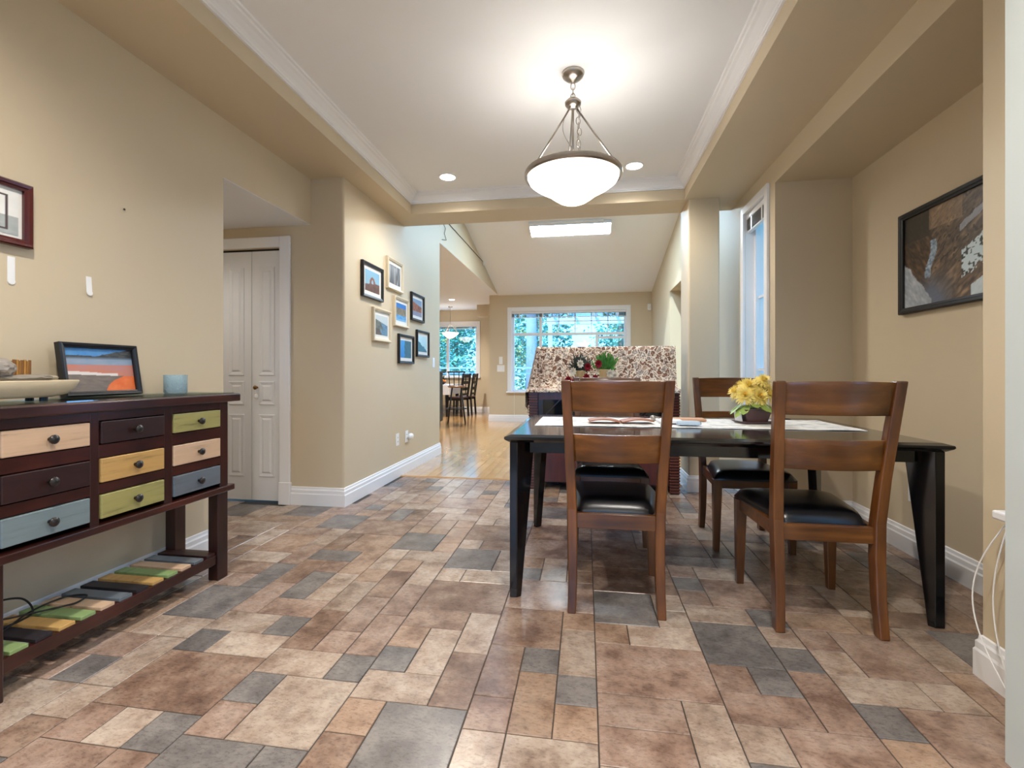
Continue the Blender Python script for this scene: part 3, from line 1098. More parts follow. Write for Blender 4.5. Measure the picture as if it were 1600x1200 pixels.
picture('large black-framed photo of a rocky river canyon in the niche', (XN - .001, 2.62, 1.655), (0, 0, R(-90)), .92, .575, .034, .03, M_BLACKFRAME, 0, p_canyon, nx=150)
picture('dark cherry-framed matted print on the left wall', (XL + .001, 1.345, 1.625), (0, 0, R(90)), .34, .24, .028, .03, M_CHERRY, .012, p_leftart)


# ------------------------------------------------------------------ wall fittings
def plate(name, label, cat, loc, rotz, w_, h_, kind, group=None):
    e = empty(name, loc, (0, 0, rotz), label, cat, group)
    MB().box(-w_ / 2, w_ / 2, -.006, 0, -h_ / 2, h_ / 2).build('cover_plate', M_PLASTIC, e, .002)
    if kind == 'switch':
        MB().box(-.017, .017, -.009, -.006, -.033, .033).build('rocker', M_PLASTIC, e, .001)
    elif kind == 'outlet':
        for s in (-1, 1):
            o = MB().box(-.017, .017, -.008, -.006, s * .02 - .014, s * .02 + .014).build('socket', M_PLASTIC, e, .002)
            MB().box(-.008, -.005, -.0085, -.0079, s * .02 - .006, s * .02 + .006).box(.005, .008, -.0085, -.0079, s * .02 - .006, s * .02 + .006).build('slots', M_BLACK, o)
    return e


plate('light_switch', 'white light switch at the far end of the picture wall', 'switch', (XF, 5.58, 1.16), R(90), .075, .118, 'switch')
plate('wall_outlet', 'white outlet cover nearest the corner on the picture wall', 'outlet', (XF, 4.457, .372), R(90), .075, .12, 'outlet')
plate('wall_outlet', 'white outlet with plug-in freshener on the picture wall', 'outlet', (XF, 4.70, .372), R(90), .075, .12, 'outlet')
af = empty('air_freshener', (XF + .008, 4.745, .365), (0, R(90), 0), 'round white plug-in air freshener on the picture wall outlet', 'air freshener')
MB().lathe([(.001, 0), (.024, .002), (.034, .012), (.036, .03), (.028, .045), (.001, .05)], 20).build('body', M_PLASTIC, af, smooth=True)
plate('light_switch', 'upper white switch left of the living room window', 'switch', (-1.79, YFAR, 1.30), 0, .075, .16, 'switch')
plate('light_switch', 'lower wide white switch left of the living room window', 'switch', (-1.79, YFAR, 1.13), 0, .16, .14, 'switch')
plate('wall_outlet', 'white outlet low in the dining niche behind the table', 'outlet', (XN, 2.99, .36), R(-90), .075, .12, 'outlet')
sn = empty('motion_sensor', (XLR - .05, YFAR, 2.37), label='small white motion sensor high in the living room corner', cat='sensor')
MB().hexa([(-.035, -.05, -.06), (.035, -.05, -.06), (.035, 0, -.06), (-.035, 0, -.06)], [(-.035, -.03, .07), (.035, -.03, .07), (.035, 0, .07), (-.035, 0, .07)]).build('housing', M_PLASTIC, sn, .006)
MB().box(-.022, .022, -.054, -.04, -.03, .01).build('lens', M_MAT, sn, .003)


wr = empty('wall_wire', (XF + .006, 5.9, 3.0), label='thin dark wire strung along the high header wall', cat='wire')
MB().tube([(0, -1.2, .07), (0, 0, .06), (0, 2.5, .05)], .006, 5).build('strand', M_DARKMETAL, wr)
MB().tube([(0, 0, .06), (.006, .06, -.02), (.004, .16, -.06), (.006, .10, -.14), (.004, .2, -.2), (.004, .02, -.24)], .004, 5).build('loose_end', M_DARKMETAL, wr)
MB().box(0, .02, 2.46, 2.56, -.02, .07).build('clip', M_PLASTIC, wr)


def hook(label, y, z, tilt):
    e = empty('adhesive_hook', (XL, y, z), (tilt, 0, R(90)), label, 'hook', 'adhesive strips on the left wall')
    MB().box(-.012, .012, -.002, 0, -.045, .05).build('strip', M_PLASTIC, e, .0008)
    MB().lathe([(.001, 0), (.012, 0), (.012, .003), (.001, .0035)], 14).build('tab', M_PLASTIC, e, loc=(0, -.001, -.042)).rotation_euler = (R(90), 0, 0)
    return e


hook('flat white adhesive strip below the cherry frame', 1.46, 1.415, 0)
hook('curled white adhesive strip right of the cherry frame', 1.74, 1.418, R(-4))
nl_ = MB().lathe([(.002, -.01), (.002, .004), (.005, .004), (.005, .006), (.0005, .007)], 8).build('wall_nail', M_DARKMETAL, loc=(XL, 1.896, 1.79))
nl_.rotation_euler = (0, R(90), 0)
tag(nl_, 'tiny bare nail in the left wall', 'nail')


# ------------------------------------------------------------------ dining chairs
def make_chair(label):
    e = empty('dining_chair', (0, 0, 0), label=label, cat='chair', group='oak dining chairs')
    for s in (-1, 1):
        path = [(s * .187, -.012, 0), (s * .183, .004, .14), (s * .183, .014, .30), (s * .186, .016, .44), (s * .193, -.008, .62), (s * .203, -.048, .84), (s * .210, -.080, 1.0)]
        sz = [(.036, .046), (.038, .05), (.04, .054), (.04, .052), (.04, .046), (.04, .04), (.04, .034)]
        MB().sweep(path, sz).build('back_post', M_CHAIRZ, e, .005)
        MB().hexa([(s * .205 - .016, .405, 0), (s * .205 + .016, .405, 0), (s * .205 + .016, .437, 0), (s * .205 - .016, .437, 0)],
                  [(s * .20 - .025, .395, .415), (s * .20 + .025, .395, .415), (s * .20 + .025, .445, .415), (s * .20 - .025, .445, .415)]).build('front_leg', M_CHAIRZ, e, .003)
        MB().hexa([(s * .18 - .011, .03, .362), (s * .18 + .011, .03, .362), (s * .20 + .011, .40, .362), (s * .20 - .011, .40, .362)],
                  [(s * .18 - .011, .03, .42), (s * .18 + .011, .03, .42), (s * .20 + .011, .40, .42), (s * .20 - .011, .40, .42)]).build('side_rail', M_CHAIRX, e, .002)

    def posty(z):
        pts = [(.44, .016), (.62, -.008), (.84, -.048), (1.0, -.080)]
        for (a, b_), (c, d) in zip(pts, pts[1:]):
            if z <= c:
                return b_ + (d - b_) * (z - a) / (c - a)
        return -.08

    def postx(z):
        return .186 + (.210 - .186) * (z - .44) / .56

    def back_rail(z0, z1, crown, th=.02):
        mb = MB()
        n, m = 14, 5
        F, B = [], []
        for j in range(m + 1):
            for i in range(n + 1):
                t = i / n * 2 - 1
                z = z0 + (z1 - z0) * j / m
                zz = z + crown * (1 - t * t) * (j / m)
                x_ = t * (postx(z) - .016)
                bow = -.032 * (1 - t * t)
                F.append((x_, posty(z) + bow + th / 2, zz))
                B.append((x_, posty(z) + bow - th / 2, zz))
        fs = []
        N_ = len(F)
        W_ = n + 1
        for j in range(m):
            for i in range(n):
                a = j * W_ + i
                fs.append((a, a + 1, a + W_ + 1, a + W_))
                fs.append((N_ + a, N_ + a + W_, N_ + a + W_ + 1, N_ + a + 1))
        for i in range(n):
            fs.append((i, N_ + i, N_ + i + 1, i + 1))
            a = m * W_ + i
            fs.append((a, a + 1, N_ + a + 1, N_ + a))
        for j in range(m):
            a = j * W_
            fs.append((a, a + W_, N_ + a + W_, N_ + a))
            a = j * W_ + n
            fs.append((a, N_ + a, N_ + a + W_, a + W_))
        mb.add(F + B, fs)
        return mb

    back_rail(.868, .995, .004).build('top_rail', M_CHAIRX, e, .003, True, angle=40)
    back_rail(.652, .772, .0).build('lower_rail', M_CHAIRX, e, .003, True, angle=40)
    MB().box(-.17, .17, .004, .028, .358, .422).build('rear_rail', M_CHAIRX, e, .002)
    MB().box(-.185, .185, .405, .428, .362, .42).build('front_rail', M_CHAIRX, e, .002)
    # cushion
    n = 16
    rows = []
    for j in range(n + 1):
        v = j / n * 2 - 1
        row = []
        for i in range(n + 1):
            u = i / n * 2 - 1
            yy = .034 + (v + 1) / 2 * .432
            hw = .166 + (v + 1) / 2 * .066
            # round the corners a little
            cr = 1 - .05 * (abs(v) ** 8)
            edge = (1 - abs(u) ** 7) * (1 - abs(v) ** 7)
            row.append((u * hw * cr, yy - (.012 * abs(u) ** 6 if v > .9 else 0), .424 + .048 * max(edge, 0) ** .45 + .006 * (1 - u * u) * (1 - v * v)))
        rows.append(row)
    vs_ = [p for r_ in rows for p in r_]
    fs = [(j * (n + 1) + i, j * (n + 1) + i + 1, (j + 1) * (n + 1) + i + 1, (j + 1) * (n + 1) + i) for j in range(n) for i in range(n)]
    per = [i for i in range(n + 1)] + [j * (n + 1) + n for j in range(1, n + 1)] + [n * (n + 1) + i for i in range(n - 1, -1, -1)] + [j * (n + 1) for j in range(n - 1, 0, -1)]
    mb = MB().add(vs_, fs)
    lo_ = [(vs_[i][0] * .99, vs_[i][1], .416) for i in per]
    base = len(mb.v)
    mb.v += lo_
    k = len(per)
    for q in range(k):
        mb.f.append((per[q], per[(q + 1) % k], base + (q + 1) % k, base + q))
        mb.mi.append(0)
    mb.f.append(tuple(base + q for q in range(k)))
    mb.mi.append(0)
    mb.build('seat_cushion', M_LEATHER, e, smooth=True, angle=60)
    return e


c1 = make_chair('oak chair seen from behind at the left end of the near table side')
c1.location = (.128, 2.075, 0)
for lab, loc, rz in (('oak chair seen from behind nearest the dining niche', (.952, 2.052, 0), 0),
                     ('oak chair facing the camera behind the yellow flowers', (.955, 3.325, 0), PI),
                     ('oak chair across the table in front of the floral cloth', (.145, 3.31, 0), PI)):
    c = copy_tree(c1)
    c.location = loc
    c.rotation_euler = (0, 0, rz)
    c['label'] = lab

# ------------------------------------------------------------------ dining table
tb = empty('dining_table', (0, 0, 0), label='long black lacquered dining table with tapered angled legs', cat='table')
AX0, AX1, AY0, AY1, TZ = -.368, 1.452, 2.125, 3.225, .748
SPL = .82


def top_piece(x0, x1, name):
    r = [[(x0 + (d if x0 == AX0 else 0), AY0 + d, z), (x1 - (d if x1 == AX1 else 0), AY0 + d, z), (x1 - (d if x1 == AX1 else 0), AY1 - d, z), (x0 + (d if x0 == AX0 else 0), AY1 - d, z)]
         for d, z in ((.022, TZ - .034), (.004, TZ - .022), (0, TZ - .016), (.002, TZ - .008), (.03, TZ))]
    MB().loft(r).build(name, M_BLACKWOOD, tb)


top_piece(AX0, SPL - .001, 'table_top_leaf')
top_piece(SPL + .001, AX1, 'table_top_leaf')
lx0, lx1, ly0, ly1 = -.345, 1.43, 2.15, 3.20
for (cx, cy, sx, sy) in ((lx0, ly0, 1, 1), (lx1, ly0, -1, 1), (lx0, ly1, 1, -1), (lx1, ly1, -1, -1)):
    def sec(k, z):
        a = .034
        pts = [(0, 0), (a, 0), (a + k, k), (k, a + k), (0, a)]
        if sx * sy < 0:
            pts = pts[::-1]
        return [(cx + sx * p[0], cy + sy * p[1], z) for p in pts]
    MB().loft([sec(.018, 0), sec(.074, TZ - .034)]).build('table_leg', M_BLACKWOOD, tb, .003)
MB().box(lx0 + .09, lx1 - .09, ly0 + .03, ly0 + .052, .662, TZ - .034).build('apron', M_BLACKWOOD, tb, .002)
MB().box(lx0 + .09, lx1 - .09, ly1 - .052, ly1 - .03, .662, TZ - .034).build('apron', M_BLACKWOOD, tb, .002)
MB().box(lx0 + .03, lx0 + .052, ly0 + .09, ly1 - .09, .662, TZ - .034).build('apron', M_BLACKWOOD, tb, .002)
MB().box(lx1 - .052, lx1 - .03, ly0 + .09, ly1 - .09, .662, TZ - .034).build('apron', M_BLACKWOOD, tb, .002)


# ------------------------------------------------------------------ things on the table
def cloth_grid(fn, nx, ny, th, name, mat, parent=None):
    t, b_ = [], []
    for j in range(ny + 1):
        for i in range(nx + 1):
            x_, y_, z_ = fn(i / nx, j / ny)
            t.append((x_, y_, z_ + th))
            b_.append((x_, y_, z_))
    N_ = len(t)
    W_ = nx + 1
    fs = []
    for j in range(ny):
        for i in range(nx):
            a = j * W_ + i
            fs.append((a, a + 1, a + W_ + 1, a + W_))
            fs.append((N_ + a, N_ + a + W_, N_ + a + W_ + 1, N_ + a + 1))
    for i in range(nx):
        a = ny * W_ + i
        fs += [(i, N_ + i, N_ + i + 1, i + 1), (a, a + 1, N_ + a + 1, N_ + a)]
    for j in range(ny):
        a, c = j * W_, j * W_ + nx
        fs += [(a, a + W_, N_ + a + W_, N_ + a), (c, N_ + c, N_ + c + W_, c + W_)]
    return MB().add(t + b_, fs).build(name, mat, parent, smooth=True, angle=50)


def leafprint_mat():
    m, nt, N, L, b = new_mat('pale_runner_cloth')
    v = coords(nt, (9, 22, 9))
    f = noise(nt, v, 1.2, 5, .7)
    c = ramp(nt, f, [(.40, rgb(170, 174, 178)), (.47, rgb(224, 224, 222)), (.62, rgb(236, 236, 234))])
    L.new(c, b.inputs['Base Color'])
    b.inputs['Roughness'].default_value = .85
    bump(nt, b, noise(nt, coords(nt), 160, 2), .3, .002)
    return m


M_RUN = leafprint_mat()
run = cloth_grid(lambda u, v: (-.27 + 1.62 * u, 2.53 + .50 * v, TZ + .0006 + .0025 * nz(u * 3, v, 8, 3)), 60, 16, .002, 'table_runner', M_RUN)
tag(run, 'pale leaf-patterned runner along the black dining table', 'table runner')
ZR = TZ + .006
M_PAPER = plain('white_paper', rgb(236, 236, 240), .7, var=.01)
M_TANLEATHER = plain('tan_leather', rgb(150, 92, 58), .55, var=.15, scale=25, bmp=.08)
fo = empty('open_folder', (.19, 2.70, ZR), (0, 0, R(4)), 'open brown leather folder lying on the table runner', 'folder')


def fold(s):
    return lambda u, v: (s * (.004 + .17 * u), -.06 + .12 * v, .004 + .012 * math.sin(u * PI) + .006 * u)


cloth_grid(fold(-1), 10, 4, .006, 'left_cover', M_TANLEATHER, fo)
cloth_grid(fold(1), 10, 4, .006, 'right_cover', M_TANLEATHER, fo)
o = cloth_grid(lambda u, v: (.40 + .13 * u, 2.66 + .15 * v, ZR + .001 + .004 * math.sin(u * 3)), 8, 6, .012, 'paper_stack', M_PAPER)
tag(o, 'short stack of white papers beside the brown folder', 'papers')
o = MB().box(.50, .68, 2.83, 2.93, ZR, ZR + .014).build('tan_wallet', plain('pale_tan_leather', rgb(196, 150, 116), .6, var=.1, scale=20), bevel=.004)
tag(o, 'flat pale tan wallet behind the rolled blue cloth', 'wallet')
rc_ = empty('rolled_cloth', (.535, 2.605, ZR), (0, 0, R(-4)), 'small rolled pale blue cloth at the front of the runner', 'cloth')
M_BLUECLOTH = plain('pale_blue_cloth', rgb(178, 196, 212), .9, var=.12, scale=40, bmp=.2)
ring = []
for k in range(13):
    t = k / 12
    x_ = -.062 + .124 * t
    r_ = .017 * (1 - (2 * t - 1) ** 6 * .5)
    ring.append([(x_, 1.5 * r_ * math.cos(2 * PI * q / 14) * (1 + .08 * math.sin(5 * t + q)), .013 + .8 * r_ * math.sin(2 * PI * q / 14)) for q in range(14)])
MB().loft(ring).build('roll', M_BLUECLOTH, rc_, smooth=True)
cloth_grid(lambda u, v: (-.055 + .11 * u, -.03 + .012 * v, .006 + .010 * math.sin(v * PI)), 8, 4, .003, 'fold', M_BLUECLOTH, rc_)
sm = empty('small_ornament', (.39, 2.86, ZR), label='small silver ornament behind the white papers', cat='ornament')
MB().lathe([(.001, 0), (.016, 0), (.012, .008), (.02, .016), (.014, .026), (.001, .03)], 14).build('body', M_STEEL, sm, smooth=True)
MB().tube([(.012, 0, .02), (.03, .006, .018), (.036, .01, .008)], .004, 6).build('handle', M_STEEL, sm, smooth=True)
pg = tag(MB().lathe([(.001, 0), (.022, 0), (.028, .003), (.02, .006), (.001, .007)], 12).build('black_coaster_clip', M_BLACK, loc=(1.20, 3.09, TZ), smooth=True), 'small black clip on the table behind the runner', 'clip')

# flower pot with yellow chrysanthemums
fp = empty('flower_pot', (.915, 2.80, ZR), (0, 0, R(12)), 'square brown pot of yellow chrysanthemums on the table runner', 'flowers')
M_POT = plain('brown_pot', rgb(92, 66, 66), .45, var=.12, scale=30)
MB().hexa([(-.058, -.05, .010), (.058, -.05, .010), (.058, .05, .010), (-.058, .05, .010)], [(-.075, -.066, .078), (.075, -.066, .078), (.075, .066, .078), (-.075, .066, .078)]).build('pot', M_POT, fp, .004)
MB().hexa([(-.072, -.062, 0), (.072, -.062, 0), (.072, .062, 0), (-.072, .062, 0)], [(-.088, -.076, .012), (.088, -.076, .012), (.088, .076, .012), (-.088, .076, .012)]).build('saucer', M_POT, fp, .003)
MB().box(-.079, -.077, -.04, .035, .02, .075).build('price_tag', M_PAPER, fp).rotation_euler = (0, R(-8), 0)
MB().lathe([(.06, .07), (.001, .085)], 12).build('soil', plain('soil', rgb(50, 36, 26), .9), fp)
M_YEL = plain('yellow_petal', rgb(252, 226, 128), .6, var=.08, scale=20)
M_YEL2 = plain('golden_petal', rgb(250, 210, 96), .6, var=.14, scale=20)
M_LEAF = plain('chrysanthemum_leaf', rgb(150, 176, 88), .5, var=.25, scale=12)
rf = random.Random(8)


def petal(mb, c, d, up, ln, wd, curl, mi=0):
    d, up = Vector(d).normalized(), Vector(up).normalized()
    sd = d.cross(up).normalized()
    c = Vector(c)
    vs_ = []
    for t, wf in ((0, .3), (.45, 1), (.8, .85), (1, .15)):
        p = c + d * ln * t + up * (curl * t * t)
        vs_ += [p - sd * wd * wf * .5, p + sd * wd * wf * .5 + up * .0005]
    mb.add(vs_, [(0, 1, 3, 2), (2, 3, 5, 4), (4, 5, 7, 6)], mi)


def bloom(parent, c, nrm, r_, name='bloom'):
    mb = MB()
    n_ = Vector(nrm).normalized()
    a = n_.orthogonal().normalized()
    b_ = n_.cross(a)
    for lay, (ct, el, l_, mi) in enumerate(((30, -.1, 1.05, 0), (28, .25, .95, 0), (24, .55, .82, 0), (18, .9, .62, 0), (12, 1.2, .45, 1))):
        for k in range(ct):
            an = 2 * PI * (k + .5 * lay) / ct + rf.uniform(-.1, .1)
            d = (a * math.cos(an) + b_ * math.sin(an)) * math.cos(el) + n_ * math.sin(el)
            petal(mb, Vector(c), d, n_, r_ * l_ * rf.uniform(.88, 1.08), r_ * .13, -.2 * r_ if lay < 2 else .12 * r_, mi)
    return mb.build(name, [M_YEL, M_YEL2], parent)


for c, nn, r_ in (((-.07, -.05, .155), (-.5, -.7, .5), .055), ((.0, -.06, .15), (.0, -.85, .5), .06), ((.065, -.04, .16), (.5, -.6, .6), .056), ((-.03, -.02, .205), (-.2, -.5, .85), .058),
                  ((.04, .0, .215), (.3, -.2, .9), .058), ((-.085, .02, .17), (-.8, .1, .6), .052), ((.09, .04, .185), (.8, .2, .6), .052), ((-.02, .06, .20), (0, .5, .85), .055), ((.03, -.05, .235), (.1, -.5, .85), .05)):
    bloom(fp, c, nn, r_)
for k in range(16):
    an = 2 * PI * k / 16 + rf.uniform(-.15, .15)
    mb = MB()
    d = Vector((math.cos(an), math.sin(an), rf.uniform(-.75, .05)))
    petal(mb, (.055 * math.cos(an), .05 * math.sin(an), .098 + rf.uniform(-.006, .02)), d, (0, 0, 1), rf.uniform(.065, .085), .045, -.018)
    mb.build('leaf', M_LEAF, fp)
MB().tube([(0, 0, .08), (.004, -.004, .19)], .006, 6).build('stem', M_LEAF, fp)

# ------------------------------------------------------------------ cabinet with floral cloth
cb = empty('media_cabinet', (0, 0, 0), label='dark wood cabinet with ribbed side posts under the floral cloth', cat='cabinet')
M_RED = wood('mahogany', rgb(62, 22, 18), rgb(92, 38, 30), rgb(116, 54, 42), 2, rough=.4)
M_REDX = wood('mahogany_rib', rgb(72, 28, 20), rgb(104, 48, 34), rgb(130, 66, 46), 0, rough=.35)
CX0, CX1, CY0, CY1, CZ = -.50, .79, 4.17, 4.56, .87
for xa in (CX0, CX1 - .085):
    post = MB().box(xa + .006, xa + .079, CY0 + .01, CY0 + .12, 0, CZ - .006).build('corner_post', M_ESPZ, cb)
    z = .01
    while z < CZ - .02:
        MB().box(xa, xa + .085, CY0, CY0 + .126, z, z + .0155).build('rib', M_REDX, post, .003, seg=1)
        z += .0245
MB().box(CX0 - .005, CX1 + .005, CY0 - .004, CY1, CZ - .006, CZ + .016).build('top_board', M_ESPX, cb, .003)
MB().box(CX0 + .085, CX1 - .085, CY0 + .03, CY0 + .05, .795, CZ - .006).build('upper_rail', M_RED, cb)
MB().box(CX0 + .085, CX1 - .085, CY0 + .03, CY0 + .05, .63, .66).build('middle_rail', M_RED, cb)
MB().box(CX0 + .05, CX1 - .05, CY1 - .03, CY1, 0, CZ - .006).build('back_panel', M_ESPZ, cb)
MB().box(CX0 + .03, CX0 + .05, CY0 + .1, CY1, .06, CZ - .006).build('side_panel', M_RED, cb)
MB().box(CX1 - .05, CX1 - .03, CY0 + .1, CY1, .06, CZ - .006).build('side_panel', M_RED, cb)
MB().box(CX0 + .05, CX1 - .05, CY0 + .05, CY1 - .03, .06, .08).build('bottom_board', M_ESPX, cb)
gl = MB().box(CX0 + .125, CX1 - .125, CY0 + .04, CY0 + .046, .66, .795).build('glass_panel', plain('dark_smoked_glass', rgb(20, 26, 34), .08, var=.1), cb)
for k, xx in enumerate((-.36, -.20, -.17, .0, .03, .25, .28, .46, .49)):
    MB().hexa([(xx, CY0 + .03, .66), (xx + .014, CY0 + .03, .66), (xx + .014, CY0 + .04, .66), (xx, CY0 + .04, .66)],
              [(xx + .13, CY0 + .03, .795), (xx + .144, CY0 + .03, .795), (xx + .144, CY0 + .04, .795), (xx + .13, CY0 + .04, .795)]).build('diagonal_bar', M_ESPX, gl)
MB().box(CX0 + .085, CX0 + .125, CY0 + .03, CY0 + .05, .66, .795).box(CX1 - .125, CX1 - .085, CY0 + .03, CY0 + .05, .66, .795).build('door_stile', M_ESPZ, cb)
for xa, xb in ((CX0 + .087, -.07), (-.066, .355), (.359, CX1 - .087)):
    MB().box(xa, xb, CY0 + .028, CY0 + .048, .07, .625).build('lower_panel', M_RED, cb, .002)
MB().box(.64, .69, CY0 + .027, CY0 + .028, .13, .14).build('sticker', M_PAPER, cb)


# floral cloth over a raised back box
def floral_mat():
    m, nt, N, L, b = new_mat('floral_cloth')
    v = coords(nt, (1, 1, 1))
    nv = N.new('ShaderNodeTexNoise')
    nv.inputs['Scale'].default_value = 14
    L.new(v, nv.inputs['Vector'])
    mx = N.new('ShaderNodeVectorMath')
    mx.operation = 'MULTIPLY_ADD'
    L.new(nv.outputs['Color'], mx.inputs[0])
    mx.inputs[1].default_value = (.09, .09, .09)
    L.new(v, mx.inputs[2])
    vo = N.new('ShaderNodeTexVoronoi')
    vo.inputs['Scale'].default_value = 24
    L.new(mx.outputs[0], vo.inputs['Vector'])
    ve = N.new('ShaderNodeTexVoronoi')
    ve.feature = 'DISTANCE_TO_EDGE'
    ve.inputs['Scale'].default_value = 24
    L.new(mx.outputs[0], ve.inputs['Vector'])
    v2 = N.new('ShaderNodeTexVoronoi')
    v2.feature = 'DISTANCE_TO_EDGE'
    v2.inputs['Scale'].default_value = 62
    L.new(mx.outputs[0], v2.inputs['Vector'])
    sp = N.new('ShaderNodeSeparateColor')
    L.new(vo.outputs['Color'], sp.inputs[0])
    blot = ramp(nt, sp.outputs[0], [(.0, rgb(176, 148, 130)), (.3, rgb(150, 110, 90)), (.5, rgb(178, 166, 158)), (.68, rgb(196, 170, 152)), (.86, rgb(122, 88, 72))])
    for nd in N:
        if nd.type == 'VALTORGB':
            nd.color_ramp.interpolation = 'CONSTANT'
    wv = N.new('ShaderNodeMath')
    wv.operation = 'SINE'
    ml = N.new('ShaderNodeMath')
    ml.operation = 'MULTIPLY'
    L.new(vo.outputs['Distance'], ml.inputs[0])
    ml.inputs[1].default_value = 26.0
    L.new(ml.outputs[0], wv.inputs[0])
    ringc = ramp(nt, wv.outputs[0], [(.0, (1, 1, 1, 1)), (.55, (.92, .86, .8, 1)), (.8, (.5, .4, .35, 1))])
    c = mix_rgb(nt, .8, blot, ringc, 'MULTIPLY')
    petalm = ramp(nt, v2.outputs['Distance'], [(.03, rgb(96, 74, 64)), (.09, rgb(255, 255, 255))])
    c = mix_rgb(nt, .5, c, petalm, 'MULTIPLY')
    edge = ramp(nt, ve.outputs['Distance'], [(.05, (1, 1, 1, 1)), (.09, (0, 0, 0, 1))])
    c = mix_rgb(nt, edge, c, rgb(228, 216, 198))
    dk = ramp(nt, noise(nt, v, 34, 3), [(.58, (0, 0, 0, 1)), (.62, (1, 1, 1, 1))])
    c = mix_rgb(nt, dk, c, rgb(92, 68, 60))
    hl = ramp(nt, noise(nt, mx.outputs[0], 40, 2), [(.60, (0, 0, 0, 1)), (.63, (1, 1, 1, 1))])
    c = mix_rgb(nt, hl, c, rgb(232, 222, 206))
    L.new(c, b.inputs['Base Color'])
    b.inputs['Roughness'].default_value = .85
    bump(nt, b, noise(nt, v, 300, 2), .2, .001)
    return m


M_FLORAL = floral_mat()
MB().box(-.43, .77, 4.40, 4.54, CZ + .017, 1.262).build('raised_back', M_ESPX, cb, .004)
clo = empty('floral_cloth', (0, 0, 0), label='cream, brown and grey floral cloth draped over the cabinet', cat='cloth')
# front sheet: from back top, over the front edge of box, down the face, over the ledge and front edge
PROFILE = [(4.545, 1.268), (4.40, 1.270), (4.390, 1.262), (4.38, 1.15), (4.37, 1.02), (4.35, .93), (4.30, .894), (4.20, .890), (4.163, .889), (4.152, .880), (4.150, .868), (4.150, .862)]


def prof_at(t):
    n_ = len(PROFILE) - 1
    f = t * n_
    i = min(int(f), n_ - 1)
    f -= i
    a, b_ = PROFILE[i], PROFILE[i + 1]
    return a[0] + (b_[0] - a[0]) * f, a[1] + (b_[1] - a[1]) * f


def front_sheet(u, v):
    yy, zz = prof_at(v)
    zz2 = zz
    flare = max(0, (1.26 - zz)) / .4
    xl = -.445 - .075 * flare ** 1.1
    xr = .79 + .004 * flare
    x_ = xl + (xr - xl) * u
    rip = .010 * math.sin(u * 34 + 2 * math.sin(v * 5)) * min(1, max(0, (1.26 - zz) / .2)) * (1 if zz > .9 else .2)
    return (x_, yy - abs(rip), zz2)


cloth_grid(front_sheet, 80, 44, .003, 'front_drape', M_FLORAL, clo)


def side_sheet(u, v):
    # left end hangs down; u: depth from front to back, v: top to bottom
    yb = 4.535
    ztop = 1.268 if u > .42 else .893 + (1.268 - .893) * max(0, (u - .15) / .27) ** .8 if u > .15 else .893
    zbot = .70 + .035 * math.sin(u * 14)
    zz = ztop + (zbot - ztop) * v
    flare = max(0, (1.26 - zz)) / .4
    xl = -.447 - .075 * flare ** 1.1 if zz > .86 else -.526 - .012 * math.sin(u * 18) * v
    return (xl, 4.16 + (yb - 4.16) * u, zz)


cloth_grid(side_sheet, 24, 24, .003, 'side_drape', M_FLORAL, clo)

# artificial plants in front of the cloth
M_WICK = plain('birch_pot', rgb(196, 168, 122), .7, var=.3, scale=40)
M_GREEN = plain('bright_green_leaf', rgb(76, 142, 58), .5, var=.3, scale=20)
M_DKGREEN = plain('dark_grey_green_leaf', rgb(62, 70, 60), .55, var=.3, scale=20)
M_BERRY = plain('red_petal', rgb(146, 28, 44), .5, var=.25, scale=20)
M_CREAM = plain('cream_petal', rgb(228, 222, 208), .6, var=.05)


def blades(mb, c, n_, ln, sp, wd, mi=0):
    for k in range(n_):
        an = rf.uniform(0, 2 * PI)
        el = rf.uniform(.1, sp)
        d = Vector((math.cos(an) * math.sin(el), math.sin(an) * math.sin(el) * .5, math.cos(el)))
        st = Vector(c) + Vector((rf.uniform(-.02, .02), rf.uniform(-.015, .015), 0))
        L_ = ln * rf.uniform(.5, 1.05)
        petal(mb, st, d, Vector((0, -1, .4)), L_, wd * .6, .0, mi)
        for q in range(5):
            p = st + d * L_ * (.3 + .15 * q)
            dd = (d + Vector((rf.uniform(-1, 1), rf.uniform(-1, .3), rf.uniform(-.4, .8))) * .8)
            petal(mb, p, dd, Vector((0, -1, .3)), ln * .28, wd, .0, mi)


def posy(label, loc, kind):
    e = empty('artificial_plant', loc, label=label, cat='plant', group='artificial plants before the floral cloth')
    MB().lathe([(.001, 0), (.034, 0), (.040, .03), (.043, .115), (.038, .117), (.034, .06), (.001, .05)], 18).build('pot', M_WICK, e, smooth=True, angle=40)
    mb = MB()
    if kind == 'green':
        blades(mb, (0, 0, .10), 85, .115, 1.25, .009)
    else:
        blades(mb, (0, 0, .10), 85, .112, 1.3, .008)
    mb.build('foliage', M_GREEN if kind == 'green' else M_DKGREEN, e)
    spots = [(-.05, -.06, .15), (.04, -.07, .09), (-.075, -.055, .06), (.075, -.055, .075)] if kind == 'green' else [(-.06, -.06, .11), (.05, -.07, .07), (-.10, -.05, .055), (-.04, -.07, .05), (.0, -.06, .16), (.06, -.05, .14)]
    for k, sp_ in enumerate(spots):
        mb = MB()
        m_ = M_BERRY if (k % 2 == 0) == (kind == 'green') or k == 2 else M_CREAM
        for lay in (.1, .6, 1.1):
            for q in range(9):
                an = 2 * PI * q / 9 + lay
                d = Vector((math.cos(an) * math.cos(lay), -math.sin(lay), math.sin(an) * math.cos(lay)))
                petal(mb, sp_, d, (0, -1, 0), .030, .014, .004)
        mb.build('flower', m_, e)
        MB().tube([(0, 0, .10), (sp_[0] * .6, sp_[1] * .5, max(.105, sp_[2])), sp_], .002, 5).build('stem', M_LEAF, e)
    return e


